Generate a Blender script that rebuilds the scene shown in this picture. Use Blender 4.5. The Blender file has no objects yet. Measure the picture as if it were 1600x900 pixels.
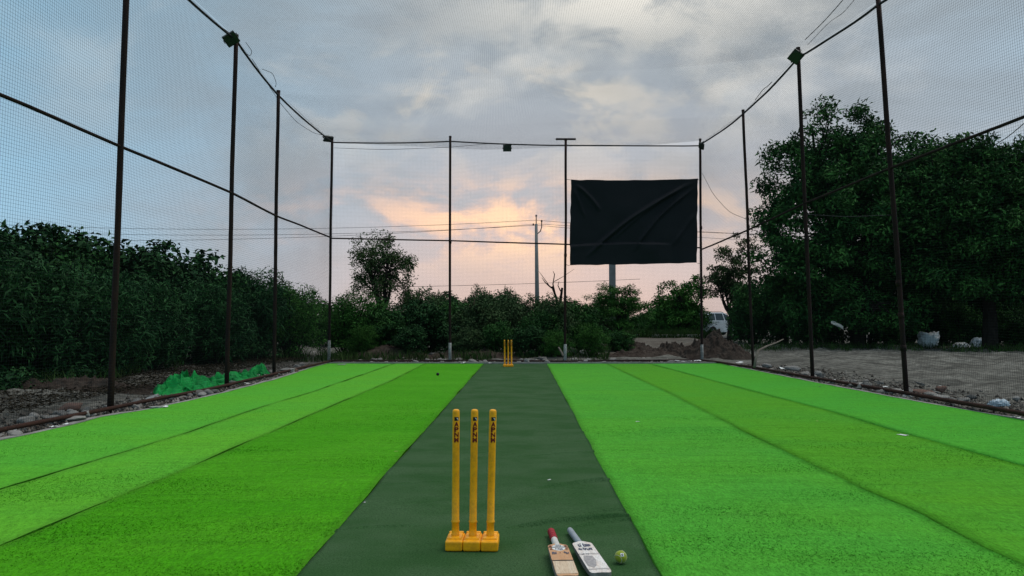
import bpy, bmesh, math, random
import numpy as np
from mathutils import Vector, Matrix
S = bpy.context.scene
COL = S.collection
R = math.radians
# ------------------------------------------------------------------ camera
FPX, H = 1160.0, 1.28                       # focal length in px of a 1600 px frame, eye height in m
TH = math.atan(49.0 / FPX)
cam_d = bpy.data.cameras.new('camera'); cam = bpy.data.objects.new('camera', cam_d); COL.objects.link(cam)
cam_d.sensor_width = 36; cam_d.lens = 36 * FPX / 1600; cam_d.clip_start = 0.05; cam_d.clip_end = 3000
cam.location = (0, 0, H); cam.rotation_euler = (R(90) + TH, 0, 0)
S.camera = cam
# ------------------------------------------------------------------ exposure
S.render.engine = 'CYCLES'
S.view_settings.view_transform = 'Standard'; S.view_settings.look = 'None'
S.view_settings.exposure = 0.28; S.view_settings.gamma = 1.0; S.view_settings.use_curve_mapping = False
# ------------------------------------------------------------------ sun (veiled by cloud, very soft)
SUN_EL, SUN_AZ = 62.0, 75.0                # azimuth from +Y towards +X
sd = bpy.data.lights.new('sun', 'SUN'); sd.energy = 1.5; sd.angle = R(45); sd.color = (1.0, 0.95, 0.88)
so = bpy.data.objects.new('sun', sd); COL.objects.link(so); so.location = (0, 20, 30)
_d = Vector((math.sin(R(SUN_AZ)) * math.cos(R(SUN_EL)), math.cos(R(SUN_AZ)) * math.cos(R(SUN_EL)), math.sin(R(SUN_EL))))
so.rotation_euler = _d.to_track_quat('Z', 'Y').to_euler()

def lin(r, g, b):
    f = lambda c: (c / 255 / 12.92) if c / 255 <= 0.04045 else ((c / 255 + 0.055) / 1.055) ** 2.4
    return (f(r), f(g), f(b), 1)
# ------------------------------------------------------------------ world: evening cloud over a Nishita sky
W = bpy.data.worlds.new('World'); S.world = W; W.use_nodes = True
nt = W.node_tree; nt.nodes.clear()
class NB:
    def __init__(s, t): s.t = t
    def n(s, typ, **kw):
        x = s.t.nodes.new(typ)
        for k, v in kw.items():
            if k.startswith('i_'): x.inputs[k[2:].replace('_', ' ')].default_value = v
            else: setattr(x, k, v)
        return x
    def l(s, a, b): s.t.links.new(a, b)
    def m(s, op, a, b=None, c=None, clamp=False):
        x = s.t.nodes.new('ShaderNodeMath'); x.operation = op; x.use_clamp = clamp
        for i, v in enumerate((a, b, c)):
            if v is None: continue
            if isinstance(v, (int, float)): x.inputs[i].default_value = v
            else: s.l(v, x.inputs[i])
        return x.outputs[0]
    def mix(s, f, a, b, blend='MIX'):
        x = s.t.nodes.new('ShaderNodeMix'); x.data_type = 'RGBA'; x.blend_type = blend
        for i, v in ((0, f), (6, a), (7, b)):
            if isinstance(v, (int, float)): x.inputs[i].default_value = v
            elif isinstance(v, tuple): x.inputs[i].default_value = v if len(v) == 4 else (*v, 1)
            else: s.l(v, x.inputs[i])
        return x.outputs[2]
    def rng(s, v, a, b, c=0.0, d=1.0, smooth=True):
        x = s.t.nodes.new('ShaderNodeMapRange'); x.interpolation_type = 'SMOOTHSTEP' if smooth else 'LINEAR'
        s.l(v, x.inputs[0])
        for i, q in zip((1, 2, 3, 4), (a, b, c, d)): x.inputs[i].default_value = q
        return x.outputs[0]
    def noise(s, vec, scale, detail=6, rough=0.55, dist=0.0):
        x = s.t.nodes.new('ShaderNodeTexNoise'); x.inputs['Scale'].default_value = scale
        x.inputs['Detail'].default_value = detail; x.inputs['Roughness'].default_value = rough
        x.inputs['Distortion'].default_value = dist
        if vec is not None: s.l(vec, x.inputs['Vector'])
        return x.outputs[0]
    def mapping(s, vec, scale=(1, 1, 1), loc=(0, 0, 0), rot=(0, 0, 0)):
        x = s.t.nodes.new('ShaderNodeMapping'); x.inputs['Scale'].default_value = scale
        x.inputs['Location'].default_value = loc; x.inputs['Rotation'].default_value = rot
        s.l(vec, x.inputs['Vector']); return x.outputs[0]
b = NB(nt)
tc = b.n('ShaderNodeTexCoord').outputs['Generated']
sx = b.n('ShaderNodeSeparateXYZ'); b.l(tc, sx.inputs[0])
dx, dy, dz = sx.outputs
el = b.m('ARCSINE', dz); az = b.m('ARCTAN2', dx, dy)
aaz = b.m('ABSOLUTE', b.m('SUBTRACT', az, 0.16))
def gauss(v, c, w):
    q = b.m('DIVIDE', b.m('SUBTRACT', v, c), w)
    return b.m('EXPONENT', b.m('MULTIPLY', b.m('MULTIPLY', q, q), -1.0))
warm = b.m('MULTIPLY', gauss(az, 0.10, 0.42), gauss(el, 0.075, 0.135))
blue = b.rng(aaz, 0.16, 0.85)
elh = b.rng(el, 0.0, 0.5, smooth=False)
sky_c = b.mix(elh, lin(168, 170, 178), lin(162, 174, 181))
sky_b = b.mix(elh, lin(146, 186, 210), lin(116, 158, 182))
base = b.mix(blue, sky_c, sky_b)
zen = b.rng(el, 0.5, 1.2)
base = b.mix(zen, base, lin(205, 212, 220))
v1 = b.mapping(tc, (1.0, 1.0, 1.6), (0.35, 0.2, 0.1))
n1 = b.noise(v1, 5.2, 8, 0.55, 0.25)
n2 = b.noise(b.mapping(tc, (1.0, 1.0, 2.0), (0.6, 3.2, 0.2)), 9.0, 8, 0.56, 0.3)
n3 = b.noise(b.mapping(tc, (1, 1, 2.6), (4.1, 2.2, 0.0)), 2.6, 8, 0.58, 0.3)
n4 = b.noise(b.mapping(tc, (1, 1, 3.0), (2.1, 5.2, 1.0)), 6.0, 10, 0.6, 0.3)
nblue = b.m('SUBTRACT', 1.0, b.m('MULTIPLY', blue, 0.70))
# grey cloud bases
grey = b.m('MULTIPLY', b.rng(n3, 0.40, 0.60), nblue)
base = b.mix(b.m('MULTIPLY', grey, 0.8), base, lin(138, 147, 153))
base = b.mix(b.m('MULTIPLY', b.rng(n4, 0.46, 0.74), b.m('MULTIPLY', nblue, 0.35)), base, lin(140, 150, 158))
# pale broken tops
cm = b.m('MULTIPLY', b.m('MULTIPLY', b.rng(n1, 0.47, 0.66), b.rng(el, 0.17, 0.30)), b.m('SUBTRACT', 1.0, b.m('MULTIPLY', blue, 0.82)))
base = b.mix(b.m('MULTIPLY', cm, 0.70), base, lin(206, 206, 202))
cm2 = b.m('MULTIPLY', b.m('MULTIPLY', b.rng(n2, 0.48, 0.64), gauss(el, 0.285, 0.065)), gauss(az, 0.01, 0.24))
base = b.mix(b.m('MULTIPLY', cm2, 0.75), base, lin(222, 212, 195))
cm3 = b.m('MULTIPLY', b.m('MULTIPLY', b.rng(n2, 0.30, 0.56), b.rng(el, 0.30, 0.42)), gauss(az, 0.16, 0.22))
base = b.mix(b.m('MULTIPLY', cm3, 1.0), base, lin(226, 222, 212))
# glow low in the west
lowpink = b.m('MULTIPLY', gauss(az, 0.06, 0.30), b.rng(el, 0.0, 0.17, 1.0, 0.0))
base = b.mix(b.m('MULTIPLY', lowpink, 0.9), base, lin(216, 184, 173))
base = b.mix(b.m('MULTIPLY', warm, 0.25), base, lin(226, 196, 178))
peach = b.m('MULTIPLY', b.m('MULTIPLY', b.rng(n2, 0.41, 0.60), gauss(el, 0.130, 0.044)), gauss(az, 0.0, 0.22))
base = b.mix(peach, base, lin(246, 194, 166))
core = b.m('MULTIPLY', b.m('MULTIPLY', b.rng(n2, 0.46, 0.62), gauss(el, 0.128, 0.044)), gauss(az, 0.06, 0.20))
base = b.mix(core, base, lin(253, 216, 174))
base = b.mix(b.rng(dz, -0.08, 0.0, 1.0, 0.0), base, lin(120, 118, 112))
skt = b.n('ShaderNodeTexSky'); skt.sky_type = 'NISHITA'; skt.sun_disc = False
skt.sun_elevation = R(SUN_EL); skt.sun_rotation = R(SUN_AZ); skt.altitude = 300; skt.dust_density = 3
bg1 = b.n('ShaderNodeBackground'); b.l(skt.outputs[0], bg1.inputs[0]); bg1.inputs[1].default_value = 0.07
bg2 = b.n('ShaderNodeBackground'); b.l(base, bg2.inputs[0]); bg2.inputs[1].default_value = 1.12
mx = b.n('ShaderNodeMixShader'); mx.inputs[0].default_value = 0.93
b.l(bg1.outputs[0], mx.inputs[1]); b.l(bg2.outputs[0], mx.inputs[2])
wo = b.n('ShaderNodeOutputWorld'); b.l(mx.outputs[0], wo.inputs[0])

# ------------------------------------------------------------------ measuring helpers
def ray(u, v):
    a, c = (u - 800) / FPX, (450 - v) / FPX
    return np.array([a, math.cos(TH) - c * math.sin(TH), math.sin(TH) + c * math.cos(TH)])
def G(u, v, z=0.0):
    r = ray(u, v); t = (z - H) / r[2]; return np.array([0, 0, H]) + r * t
def P(u, v, Y):
    r = ray(u, v); return np.array([0, 0, H]) + r * (Y / r[1])
rng = np.random.default_rng(7)
def _h(ix, iy, iz, s):
    n = (ix * 374761393 + iy * 668265263 + iz * 2147483647 + s * 1274126177) & 0xFFFFFFFF
    n = ((n ^ (n >> 13)) * 1274126177) & 0xFFFFFFFF
    return ((n ^ (n >> 16)) & 0xFFFF) / 65535.0
def vnoise(p, s=0):
    p = np.asarray(p, float); i = np.floor(p).astype(np.int64); f = p - i; f = f * f * (3 - 2 * f)
    out = 0
    for a in (0, 1):
        for c in (0, 1):
            for d in (0, 1):
                w = (f[:, 0] if a else 1 - f[:, 0]) * (f[:, 1] if c else 1 - f[:, 1]) * (f[:, 2] if d else 1 - f[:, 2])
                out = out + w * _h(i[:, 0] + a, i[:, 1] + c, i[:, 2] + d, s)
    return out * 2 - 1
def fbm(p, o=4, s=0, g=0.5):
    p = np.asarray(p, float); t = 0; a = 1.0
    for k in range(o): t = t + a * vnoise(p * 2 ** k + 17.3 * k, s + k); a *= g
    return t
# ------------------------------------------------------------------ mesh helpers
def mesh_np(name, V, F):
    V = np.ascontiguousarray(V, np.float32); F = np.ascontiguousarray(F, np.int32)
    me = bpy.data.meshes.new(name); n, k = F.shape
    me.vertices.add(len(V)); me.vertices.foreach_set('co', V.ravel())
    me.loops.add(n * k); me.loops.foreach_set('vertex_index', F.ravel())
    me.polygons.add(n); me.polygons.foreach_set('loop_start', np.arange(0, n * k, k, dtype=np.int32))
    me.update(calc_edges=True); return me
def mesh_py(name, V, F):
    me = bpy.data.meshes.new(name); me.from_pydata([tuple(map(float, v)) for v in V], [], [tuple(map(int, f)) for f in F]); me.update(); return me
def tag(o, label=None, cat=None, group=None, kind=None):
    if label: o['label'] = label
    if cat: o['category'] = cat
    if group: o['group'] = group
    if kind: o['kind'] = kind
    return o
def obj(name, me, mat=None, parent=None, smooth=False, loc=None, rot=None, scale=None, label=None, cat=None, group=None, kind=None):
    o = bpy.data.objects.new(name, me); COL.objects.link(o)
    if mat is not None and me is not None and len(me.materials) == 0: me.materials.append(mat)
    if smooth: me.polygons.foreach_set('use_smooth', [True] * len(me.polygons))
    if parent is not None: o.parent = parent
    if loc is not None: o.location = tuple(map(float, loc))
    if rot is not None: o.rotation_euler = rot
    if scale is not None: o.scale = scale if not isinstance(scale, (int, float)) else (scale,) * 3
    return tag(o, label, cat, group, kind)
def empty(name, loc=(0, 0, 0), rot=None, **kw):
    o = bpy.data.objects.new(name, None); COL.objects.link(o); o.location = tuple(map(float, loc)); o.empty_display_size = 0.1
    if rot is not None: o.rotation_euler = rot
    return tag(o, kw.get('label'), kw.get('cat'), kw.get('group'), kw.get('kind'))
def copy_tree(o, parent=None):
    c = o.copy(); COL.objects.link(c); c.parent = parent
    for ch in o.children: copy_tree(ch, c)
    return c
def join(parts):
    V, F, k = [], [], 0
    for v, f in parts:
        V.append(np.asarray(v, float)); F += [tuple(i + k for i in q) for q in f]; k += len(v)
    return np.vstack(V), F
def tube(pts, rad, n=6, cap=True):
    pts = np.asarray(pts, float); m = len(pts); rad = np.broadcast_to(np.asarray(rad, float), (m,))
    t = np.gradient(pts, axis=0); t /= np.linalg.norm(t, axis=1)[:, None] + 1e-9
    up = np.array([0, 0, 1.0]) if abs(t[0, 2]) < 0.9 else np.array([1.0, 0, 0])
    V = []
    for i in range(m):
        a = np.cross(up, t[i]); a /= np.linalg.norm(a) + 1e-9; c = np.cross(t[i], a); up = np.cross(a, t[i]) * -1 if False else c
        for j in range(n):
            w = 2 * math.pi * j / n; V.append(pts[i] + rad[i] * (a * math.cos(w) + c * math.sin(w)))
        up = c
    F = [(i * n + j, i * n + (j + 1) % n, (i + 1) * n + (j + 1) % n, (i + 1) * n + j) for i in range(m - 1) for j in range(n)]
    if cap: F += [tuple(range(n - 1, -1, -1)), tuple((m - 1) * n + j for j in range(n))]
    return np.array(V), F
def box(cx, cy, cz, sx_, sy_, sz_, bev=0.0, seg=2):
    bm = bmesh.new(); bmesh.ops.create_cube(bm, size=1.0)
    bmesh.ops.scale(bm, vec=(sx_, sy_, sz_), verts=bm.verts)
    if bev: bmesh.ops.bevel(bm, geom=list(bm.edges), offset=bev, segments=seg, affect='EDGES', profile=0.6)
    bmesh.ops.translate(bm, vec=(cx, cy, cz), verts=bm.verts)
    bm.verts.ensure_lookup_table(); bm.verts.index_update()
    V = np.array([v.co[:] for v in bm.verts]); F = [tuple(v.index for v in f.verts) for f in bm.faces]; bm.free()
    return V, F
def xf(part, M):
    V, F = part; V = np.asarray(V, float); A = np.array(M)
    return V @ A[:3, :3].T + A[:3, 3], F
def lathe(prof, n=16):
    V, F = [], []; m = len(prof)
    for r, z in prof:
        for j in range(n):
            w = 2 * math.pi * j / n; V.append((r * math.cos(w), r * math.sin(w), z))
    for i in range(m - 1):
        for j in range(n): F.append((i * n + j, i * n + (j + 1) % n, (i + 1) * n + (j + 1) % n, (i + 1) * n + j))
    F += [tuple(range(n - 1, -1, -1)), tuple((m - 1) * n + j for j in range(n))]
    return np.array(V), F
def ico(sub=2):
    bm = bmesh.new(); bmesh.ops.create_icosphere(bm, subdivisions=sub, radius=1.0)
    bm.verts.ensure_lookup_table(); bm.verts.index_update()
    V = np.array([v.co[:] for v in bm.verts]); F = np.array([[v.index for v in f.verts] for f in bm.faces]); bm.free()
    return V, F
def grid(nx, ny):
    i, j = np.meshgrid(np.arange(nx - 1), np.arange(ny - 1)); a = (j * nx + i).ravel()
    return np.stack([a, a + 1, a + nx + 1, a + nx], 1)
def sagline(p, q, sag, n=10):
    t = np.linspace(0, 1, n)[:, None]; L = np.asarray(p)[None] * (1 - t) + np.asarray(q)[None] * t
    L[:, 2] -= (4 * sag * t * (1 - t))[:, 0]; return L
# ------------------------------------------------------------------ materials
def material(name, col, rough=0.8, spec=0.3, var=None, vscale=3.0, vamt=0.5, fine=None, fscale=60, famt=0.4, bump=0.0, bscale=40, bdist=0.01,
             metal=0.0, stretch=(1, 1, 1), island=0.0, objrand=0.0, coat=0.0, sheen=0.0):
    m = bpy.data.materials.new(name); m.use_nodes = True; t = m.node_tree; q = NB(t)
    bs = t.nodes['Principled BSDF']; bs.inputs['Roughness'].default_value = rough
    bs.inputs['Specular IOR Level'].default_value = spec; bs.inputs['Metallic'].default_value = metal
    bs.inputs['Coat Weight'].default_value = coat; bs.inputs['Sheen Weight'].default_value = sheen
    c = (*col[:3], 1)
    out = None
    vec = q.mapping(q.n('ShaderNodeTexCoord').outputs['Object'], stretch)
    if var is not None:
        f = q.rng(q.noise(vec, vscale, 6, 0.6, 0.3), 0.35, 0.65, 0, vamt); out = q.mix(f, c, var)
    if fine is not None:
        f = q.rng(q.noise(vec, fscale, 4, 0.7), 0.4, 0.66, 0, famt); out = q.mix(f, out if out is not None else c, fine)
    if island:
        g = q.n('ShaderNodeNewGeometry').outputs['Random Per Island']
        f = q.rng(g, 0, 1, 1 - island, 1 + island, smooth=False)
        cc = q.n('ShaderNodeCombineColor'); [q.l(f, cc.inputs[i]) for i in range(3)]
        out = q.mix(1.0, out if out is not None else c, cc.outputs[0], 'MULTIPLY')
    if objrand:
        g = q.n('ShaderNodeObjectInfo').outputs['Random']
        f = q.rng(g, 0, 1, 1 - objrand, 1 + objrand, smooth=False)
        cc = q.n('ShaderNodeCombineColor'); [q.l(f, cc.inputs[i]) for i in range(3)]
        out = q.mix(1.0, out if out is not None else c, cc.outputs[0], 'MULTIPLY')
    if out is None: bs.inputs['Base Color'].default_value = c
    else: q.l(out, bs.inputs['Base Color'])
    if bump:
        bp = q.n('ShaderNodeBump'); bp.inputs['Strength'].default_value = bump; bp.inputs['Distance'].default_value = bdist
        q.l(q.noise(vec, bscale, 5, 0.65), bp.inputs['Height']); q.l(bp.outputs[0], bs.inputs['Normal'])
    return m
def turf_mat(name, col, alt, dark, rot=0.3):
    m = bpy.data.materials.new(name); m.use_nodes = True; t = m.node_tree; q = NB(t)
    bs = t.nodes['Principled BSDF']; bs.inputs['Roughness'].default_value = 0.8; bs.inputs['Specular IOR Level'].default_value = 0.03
    bs.inputs['Sheen Weight'].default_value = 0.20; bs.inputs['Sheen Roughness'].default_value = 0.4; bs.inputs['Sheen Tint'].default_value = (0.36, 0.85, 0.08, 1)
    co = q.n('ShaderNodeTexCoord').outputs['Object']
    big = q.rng(q.noise(q.mapping(co, (0.5, 1.0, 1)), 0.9, 5, 0.55, 0.4), 0.36, 0.64)
    c = q.mix(big, (*col, 1), (*alt, 1))
    # worn, dusty places where the pile lies flat
    dust = q.rng(q.noise(q.mapping(co, (0.8, 0.8, 1), (3.1, 1.7, 0)), 1.7, 7, 0.62, 0.5), 0.56, 0.78, 0, 0.14)
    c = q.mix(dust, c, (col[0] * 1.9 + 0.02, col[1] * 1.02, col[2] * 1.6 + 0.02, 1))
    c = q.mix(q.rng(q.noise(q.mapping(co, (0.6, 3.4, 1), rot=(0, 0, rot * 0.5)), 2.2, 6, 0.62, 0.6), 0.48, 0.72, 0, 0.36), c, (*dark, 1))
    nap = q.noise(q.mapping(co, (1.0, 0.30, 1), rot=(0, 0, rot)), 75, 4, 0.65, 0.4)
    clump = q.noise(q.mapping(co, (1.0, 0.45, 1), rot=(0, 0, rot)), 17, 4, 0.6, 0.4)
    fine = q.noise(q.mapping(co, (1, 0.6, 1), rot=(0, 0, rot)), 190, 3, 0.75)
    f = q.m('ADD', q.m('ADD', q.m('MULTIPLY', q.m('SUBTRACT', nap, 0.5), 1.7), q.m('MULTIPLY', q.m('SUBTRACT', clump, 0.5), 0.55)), q.m('MULTIPLY', q.m('SUBTRACT', fine, 0.5), 1.5))
    f = q.m('MAXIMUM', q.m('ADD', f, 1.0), 0.25)
    cc = q.n('ShaderNodeCombineColor'); [q.l(f, cc.inputs[i]) for i in range(3)]
    q.l(q.mix(1.0, c, cc.outputs[0], 'MULTIPLY'), bs.inputs['Base Color'])
    bp = q.n('ShaderNodeBump'); bp.inputs['Strength'].default_value = 0.5; bp.inputs['Distance'].default_value = 0.006
    q.l(nap, bp.inputs['Height'])
    bp2 = q.n('ShaderNodeBump'); bp2.inputs['Strength'].default_value = 0.4; bp2.inputs['Distance'].default_value = 0.03
    q.l(q.noise(q.mapping(co, (0.6, 2.4, 1)), 5, 5, 0.6, 0.3), bp2.inputs['Height']); q.l(bp2.outputs[0], bp.inputs['Normal'])
    q.l(bp.outputs[0], bs.inputs['Normal'])
    return m
M = {}
M['turf1'] = turf_mat('turf bright', (0.085, 0.345, 0.024), (0.076, 0.345, 0.030), (0.040, 0.20, 0.010), -0.5)
M['turf2'] = turf_mat('turf light', (0.094, 0.340, 0.020), (0.082, 0.335, 0.024), (0.044, 0.19, 0.010), -0.4)
M['turf3'] = turf_mat('turf deep', (0.044, 0.245, 0.003), (0.058, 0.268, 0.006), (0.017, 0.122, 0.002), -0.6)
M['turf4'] = turf_mat('turf emerald', (0.058, 0.290, 0.028), (0.068, 0.300, 0.024), (0.022, 0.145, 0.010), 0.6)
M['turf5'] = turf_mat('turf yellowish', (0.070, 0.272, 0.014), (0.062, 0.275, 0.020), (0.028, 0.142, 0.006), 0.5)
M['turf6'] = turf_mat('turf outer', (0.056, 0.310, 0.030), (0.062, 0.315, 0.025), (0.028, 0.175, 0.010), 0.4)
M['pitch'] = material('pitch felt', (0.034, 0.090, 0.028), 0.95, 0.05, var=(0.066, 0.122, 0.056), vscale=1.3, vamt=0.75, fine=(0.014, 0.042, 0.013), fscale=95, famt=0.8,
                      bump=0.5, bscale=180, bdist=0.004, stretch=(1, 1.5, 1))
M['soil'] = material('soil', (0.185, 0.180, 0.158), 0.95, 0.05, var=(0.075, 0.073, 0.064), vscale=1.3, vamt=0.9, fine=(0.040, 0.038, 0.033), fscale=9, famt=0.7,
                     bump=0.6, bscale=14, bdist=0.05, stretch=(0.6, 1.6, 1))
M['mud'] = material('reddish mud', (0.036, 0.027, 0.022), 0.95, 0.05, var=(0.072, 0.058, 0.048), vscale=4, vamt=0.8, fine=(0.03, 0.02, 0.016), fscale=16, famt=0.8, bump=0.7, bscale=22, bdist=0.03)
M['sand'] = material('sandy bank', (0.135, 0.122, 0.104), 0.95, 0.1, var=(0.06, 0.048, 0.038), vscale=0.9, vamt=1.0, fine=(0.07, 0.058, 0.046), fscale=12, famt=0.5, bump=0.5, bscale=14, bdist=0.03, stretch=(1, 2, 1))
M['concrete'] = material('concrete', (0.30, 0.29, 0.27), 0.9, 0.2, var=(0.17, 0.16, 0.15), vscale=5, vamt=0.7, fine=(0.12, 0.11, 0.10), fscale=40, famt=0.5, bump=0.35, bscale=50, bdist=0.01)
M['stone'] = material('rubble stone', (0.20, 0.19, 0.175), 0.92, 0.2, var=(0.11, 0.10, 0.09), vscale=7, vamt=0.8, fine=(0.30, 0.29, 0.27), fscale=30, famt=0.4, bump=0.5, bscale=25, bdist=0.02, objrand=0.35)
M['brick'] = material('old brick', (0.17, 0.085, 0.062), 0.93, 0.15, var=(0.12, 0.10, 0.09), vscale=9, vamt=0.8, fine=(0.06, 0.04, 0.03), fscale=40, famt=0.6, bump=0.5, bscale=40, bdist=0.01)
M['whitepaint'] = material('weathered white paint', (0.42, 0.43, 0.42), 0.85, 0.2, var=(0.22, 0.21, 0.19), vscale=9, vamt=0.7, fine=(0.12, 0.10, 0.08), fscale=50, famt=0.5, bump=0.2, bscale=60)
M['post'] = material('rusty painted steel', (0.020, 0.0105, 0.009), 0.75, 0.12, var=(0.046, 0.019, 0.014), vscale=4, vamt=0.8, fine=(0.015, 0.010, 0.010), fscale=60, famt=0.7, bump=0.25, bscale=80, bdist=0.004, stretch=(1, 1, 0.35))
M['rust'] = material('rusty pipe', (0.040, 0.018, 0.013), 0.85, 0.12, var=(0.018, 0.011, 0.010), vscale=7, vamt=0.8, fine=(0.08, 0.036, 0.024), fscale=50, famt=0.5, bump=0.3, bscale=70, bdist=0.005)
M['cable'] = material('black cable', (0.012, 0.012, 0.013), 0.6, 0.3, fine=(0.03, 0.03, 0.03), fscale=30)
M['net'] = material('green black nylon twine', (0.007, 0.011, 0.012), 0.8, 0.08, fine=(0.012, 0.017, 0.018), fscale=20)
M['lamp_body'] = material('dark lamp housing', (0.022, 0.026, 0.024), 0.5, 0.4, fine=(0.04, 0.045, 0.04), fscale=30)
M['lamp_glass'] = material('unlit lamp glass', (0.03, 0.036, 0.032), 0.3, 0.3, fine=(0.05, 0.07, 0.06), fscale=40)
M['black_cloth'] = material('black sheet cloth', (0.0062, 0.0080, 0.0110), 0.7, 0.2, var=(0.008, 0.0100, 0.0135), vscale=2, vamt=0.7, fine=(0.004, 0.005, 0.007), fscale=200, famt=0.5, bump=0.08, bscale=250, bdist=0.002)
M['yellow'] = material('yellow plastic', (0.95, 0.41, 0.006), 0.42, 0.25, var=(0.88, 0.35, 0.005), vscale=8, vamt=0.5, fine=(0.46, 0.18, 0.014), fscale=38, famt=0.4, bump=0.06, bscale=90, bdist=0.003)
M['letter'] = material('dark red print', (0.14, 0.004, 0.005), 0.5, 0.3, fine=(0.08, 0.004, 0.004), fscale=90)
M['print_black'] = material('black print', (0.008, 0.008, 0.009), 0.5, 0.3, fine=(0.016, 0.016, 0.016), fscale=90)
M['print_white'] = material('white print', (0.72, 0.72, 0.70), 0.5, 0.3, fine=(0.6, 0.6, 0.58), fscale=90)
M['willow'] = material('willow face', (0.60, 0.45, 0.31), 0.6, 0.3, var=(0.66, 0.54, 0.40), vscale=7, vamt=0.8, fine=(0.34, 0.21, 0.13), fscale=50, famt=0.5, bump=0.1, bscale=60, stretch=(5, 0.5, 1))
M['willow_orange'] = material('lacquered willow', (0.52, 0.27, 0.13), 0.55, 0.35, var=(0.56, 0.34, 0.19), vscale=7, vamt=0.8, fine=(0.36, 0.17, 0.08), fscale=50, famt=0.4, stretch=(5, 0.5, 1))
M['bat_white'] = material('scuffed white bat face', (0.78, 0.74, 0.70), 0.5, 0.3, var=(0.64, 0.48, 0.38), vscale=9, vamt=0.55, fine=(0.30, 0.27, 0.27), fscale=60, famt=0.45, stretch=(3, 0.8, 1))
M['bat_side'] = material('worn grey wood', (0.22, 0.21, 0.195), 0.75, 0.2, var=(0.11, 0.10, 0.09), vscale=14, vamt=0.7, fine=(0.30, 0.27, 0.23), fscale=60, famt=0.4)
M['scuff'] = material('grey scuffed wear', (0.30, 0.28, 0.28), 0.7, 0.2, var=(0.46, 0.42, 0.40), vscale=60, vamt=0.9, fine=(0.20, 0.19, 0.20), fscale=160, famt=0.6)
M['red_grip'] = material('red rubber grip', (0.32, 0.010, 0.020), 0.6, 0.3, var=(0.22, 0.006, 0.012), vscale=40, vamt=0.7, bump=0.5, bscale=120, bdist=0.003)
M['grey_grip'] = material('grey rubber grip', (0.30, 0.33, 0.36), 0.55, 0.35, var=(0.22, 0.25, 0.28), vscale=30, vamt=0.6, bump=0.3, bscale=140, bdist=0.002)
M['tape'] = material('white cloth tape', (0.62, 0.60, 0.56), 0.75, 0.2, var=(0.46, 0.43, 0.39), vscale=30, vamt=0.6, bump=0.3, bscale=90, bdist=0.003)
M['navy'] = material('navy print', (0.035, 0.045, 0.085), 0.55, 0.3, var=(0.12, 0.13, 0.17), vscale=70, vamt=0.6)
M['ball'] = material('yellow green felt', (0.30, 0.36, 0.022), 0.95, 0.1, var=(0.24, 0.30, 0.02), vscale=40, vamt=0.7, fine=(0.16, 0.20, 0.015), fscale=240, famt=0.5, bump=0.6, bscale=300, bdist=0.002, sheen=0.3)
M['seam'] = material('pale rubber seam', (0.52, 0.53, 0.36), 0.8, 0.2, fine=(0.4, 0.4, 0.3), fscale=100)
M['plastic'] = material('white woven plastic', (0.76, 0.77, 0.76), 0.6, 0.3, var=(0.58, 0.60, 0.60), vscale=5, vamt=0.6, fine=(0.30, 0.31, 0.30), fscale=30, famt=0.35)
M['blue_plastic'] = material('bluish plastic sheet', (0.38, 0.46, 0.52), 0.5, 0.4, var=(0.22, 0.30, 0.36), vscale=5, vamt=0.7, fine=(0.5, 0.55, 0.58), fscale=20, famt=0.4)
M['grey_rag'] = material('grey rag', (0.30, 0.32, 0.30), 0.9, 0.1, var=(0.18, 0.19, 0.17), vscale=6, vamt=0.7)
M['tarp'] = material('green plastic mesh sheet', (0.008, 0.30, 0.055), 0.6, 0.12, var=(0.004, 0.13, 0.028), vscale=4, vamt=0.7, fine=(0.006, 0.36, 0.09), fscale=22, famt=0.35, bump=0.15, bscale=120)
M['bark'] = material('dark bark', (0.016, 0.013, 0.011), 0.95, 0.03, var=(0.030, 0.025, 0.020), vscale=6, vamt=0.7, bump=0.5, bscale=20, bdist=0.03, stretch=(1, 1, 0.3))
M['drybark'] = material('pale dry wood', (0.19, 0.165, 0.135), 0.9, 0.1, var=(0.11, 0.09, 0.07), vscale=12, vamt=0.7)
def leafm(name, c1, c2, isl=0.45):
    return material(name, c1, 0.7, 0.07, var=c2, vscale=1.3, vamt=1.0, island=isl, objrand=0.16)
M['leaf_a'] = leafm('leaf bluish green', (0.008, 0.036, 0.012), (0.026, 0.084, 0.024))
M['leaf_b'] = leafm('leaf deep green', (0.008, 0.042, 0.011), (0.042, 0.130, 0.026))
M['leaf_c'] = leafm('leaf mid green', (0.022, 0.092, 0.013), (0.042, 0.124, 0.018))
M['leaf_d'] = leafm('leaf olive', (0.034, 0.066, 0.020), (0.050, 0.082, 0.026))
M['leaf_far'] = leafm('leaf grey green', (0.026, 0.060, 0.022), (0.058, 0.104, 0.036))
M['grass'] = leafm('weeds', (0.024, 0.068, 0.012), (0.040, 0.070, 0.018))
M['car_white'] = material('white car paint', (0.60, 0.62, 0.64), 0.3, 0.5, var=(0.52, 0.53, 0.54), vscale=2, vamt=0.5, coat=0.4)
M['glass'] = material('dark car glass', (0.02, 0.026, 0.028), 0.08, 0.5, fine=(0.03, 0.035, 0.035), fscale=4)
M['tyre'] = material('tyre rubber', (0.015, 0.015, 0.015), 0.85, 0.2, fine=(0.03, 0.03, 0.03), fscale=40)
M['alloy'] = material('grey alloy rim', (0.30, 0.30, 0.31), 0.4, 0.4, metal=0.6, fine=(0.2, 0.2, 0.2), fscale=20)
M['tail'] = material('red lamp lens', (0.22, 0.010, 0.010), 0.25, 0.5, fine=(0.3, 0.02, 0.02), fscale=40)
M['trim'] = material('black plastic trim', (0.020, 0.020, 0.021), 0.7, 0.3, fine=(0.035, 0.035, 0.035), fscale=30)
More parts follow.
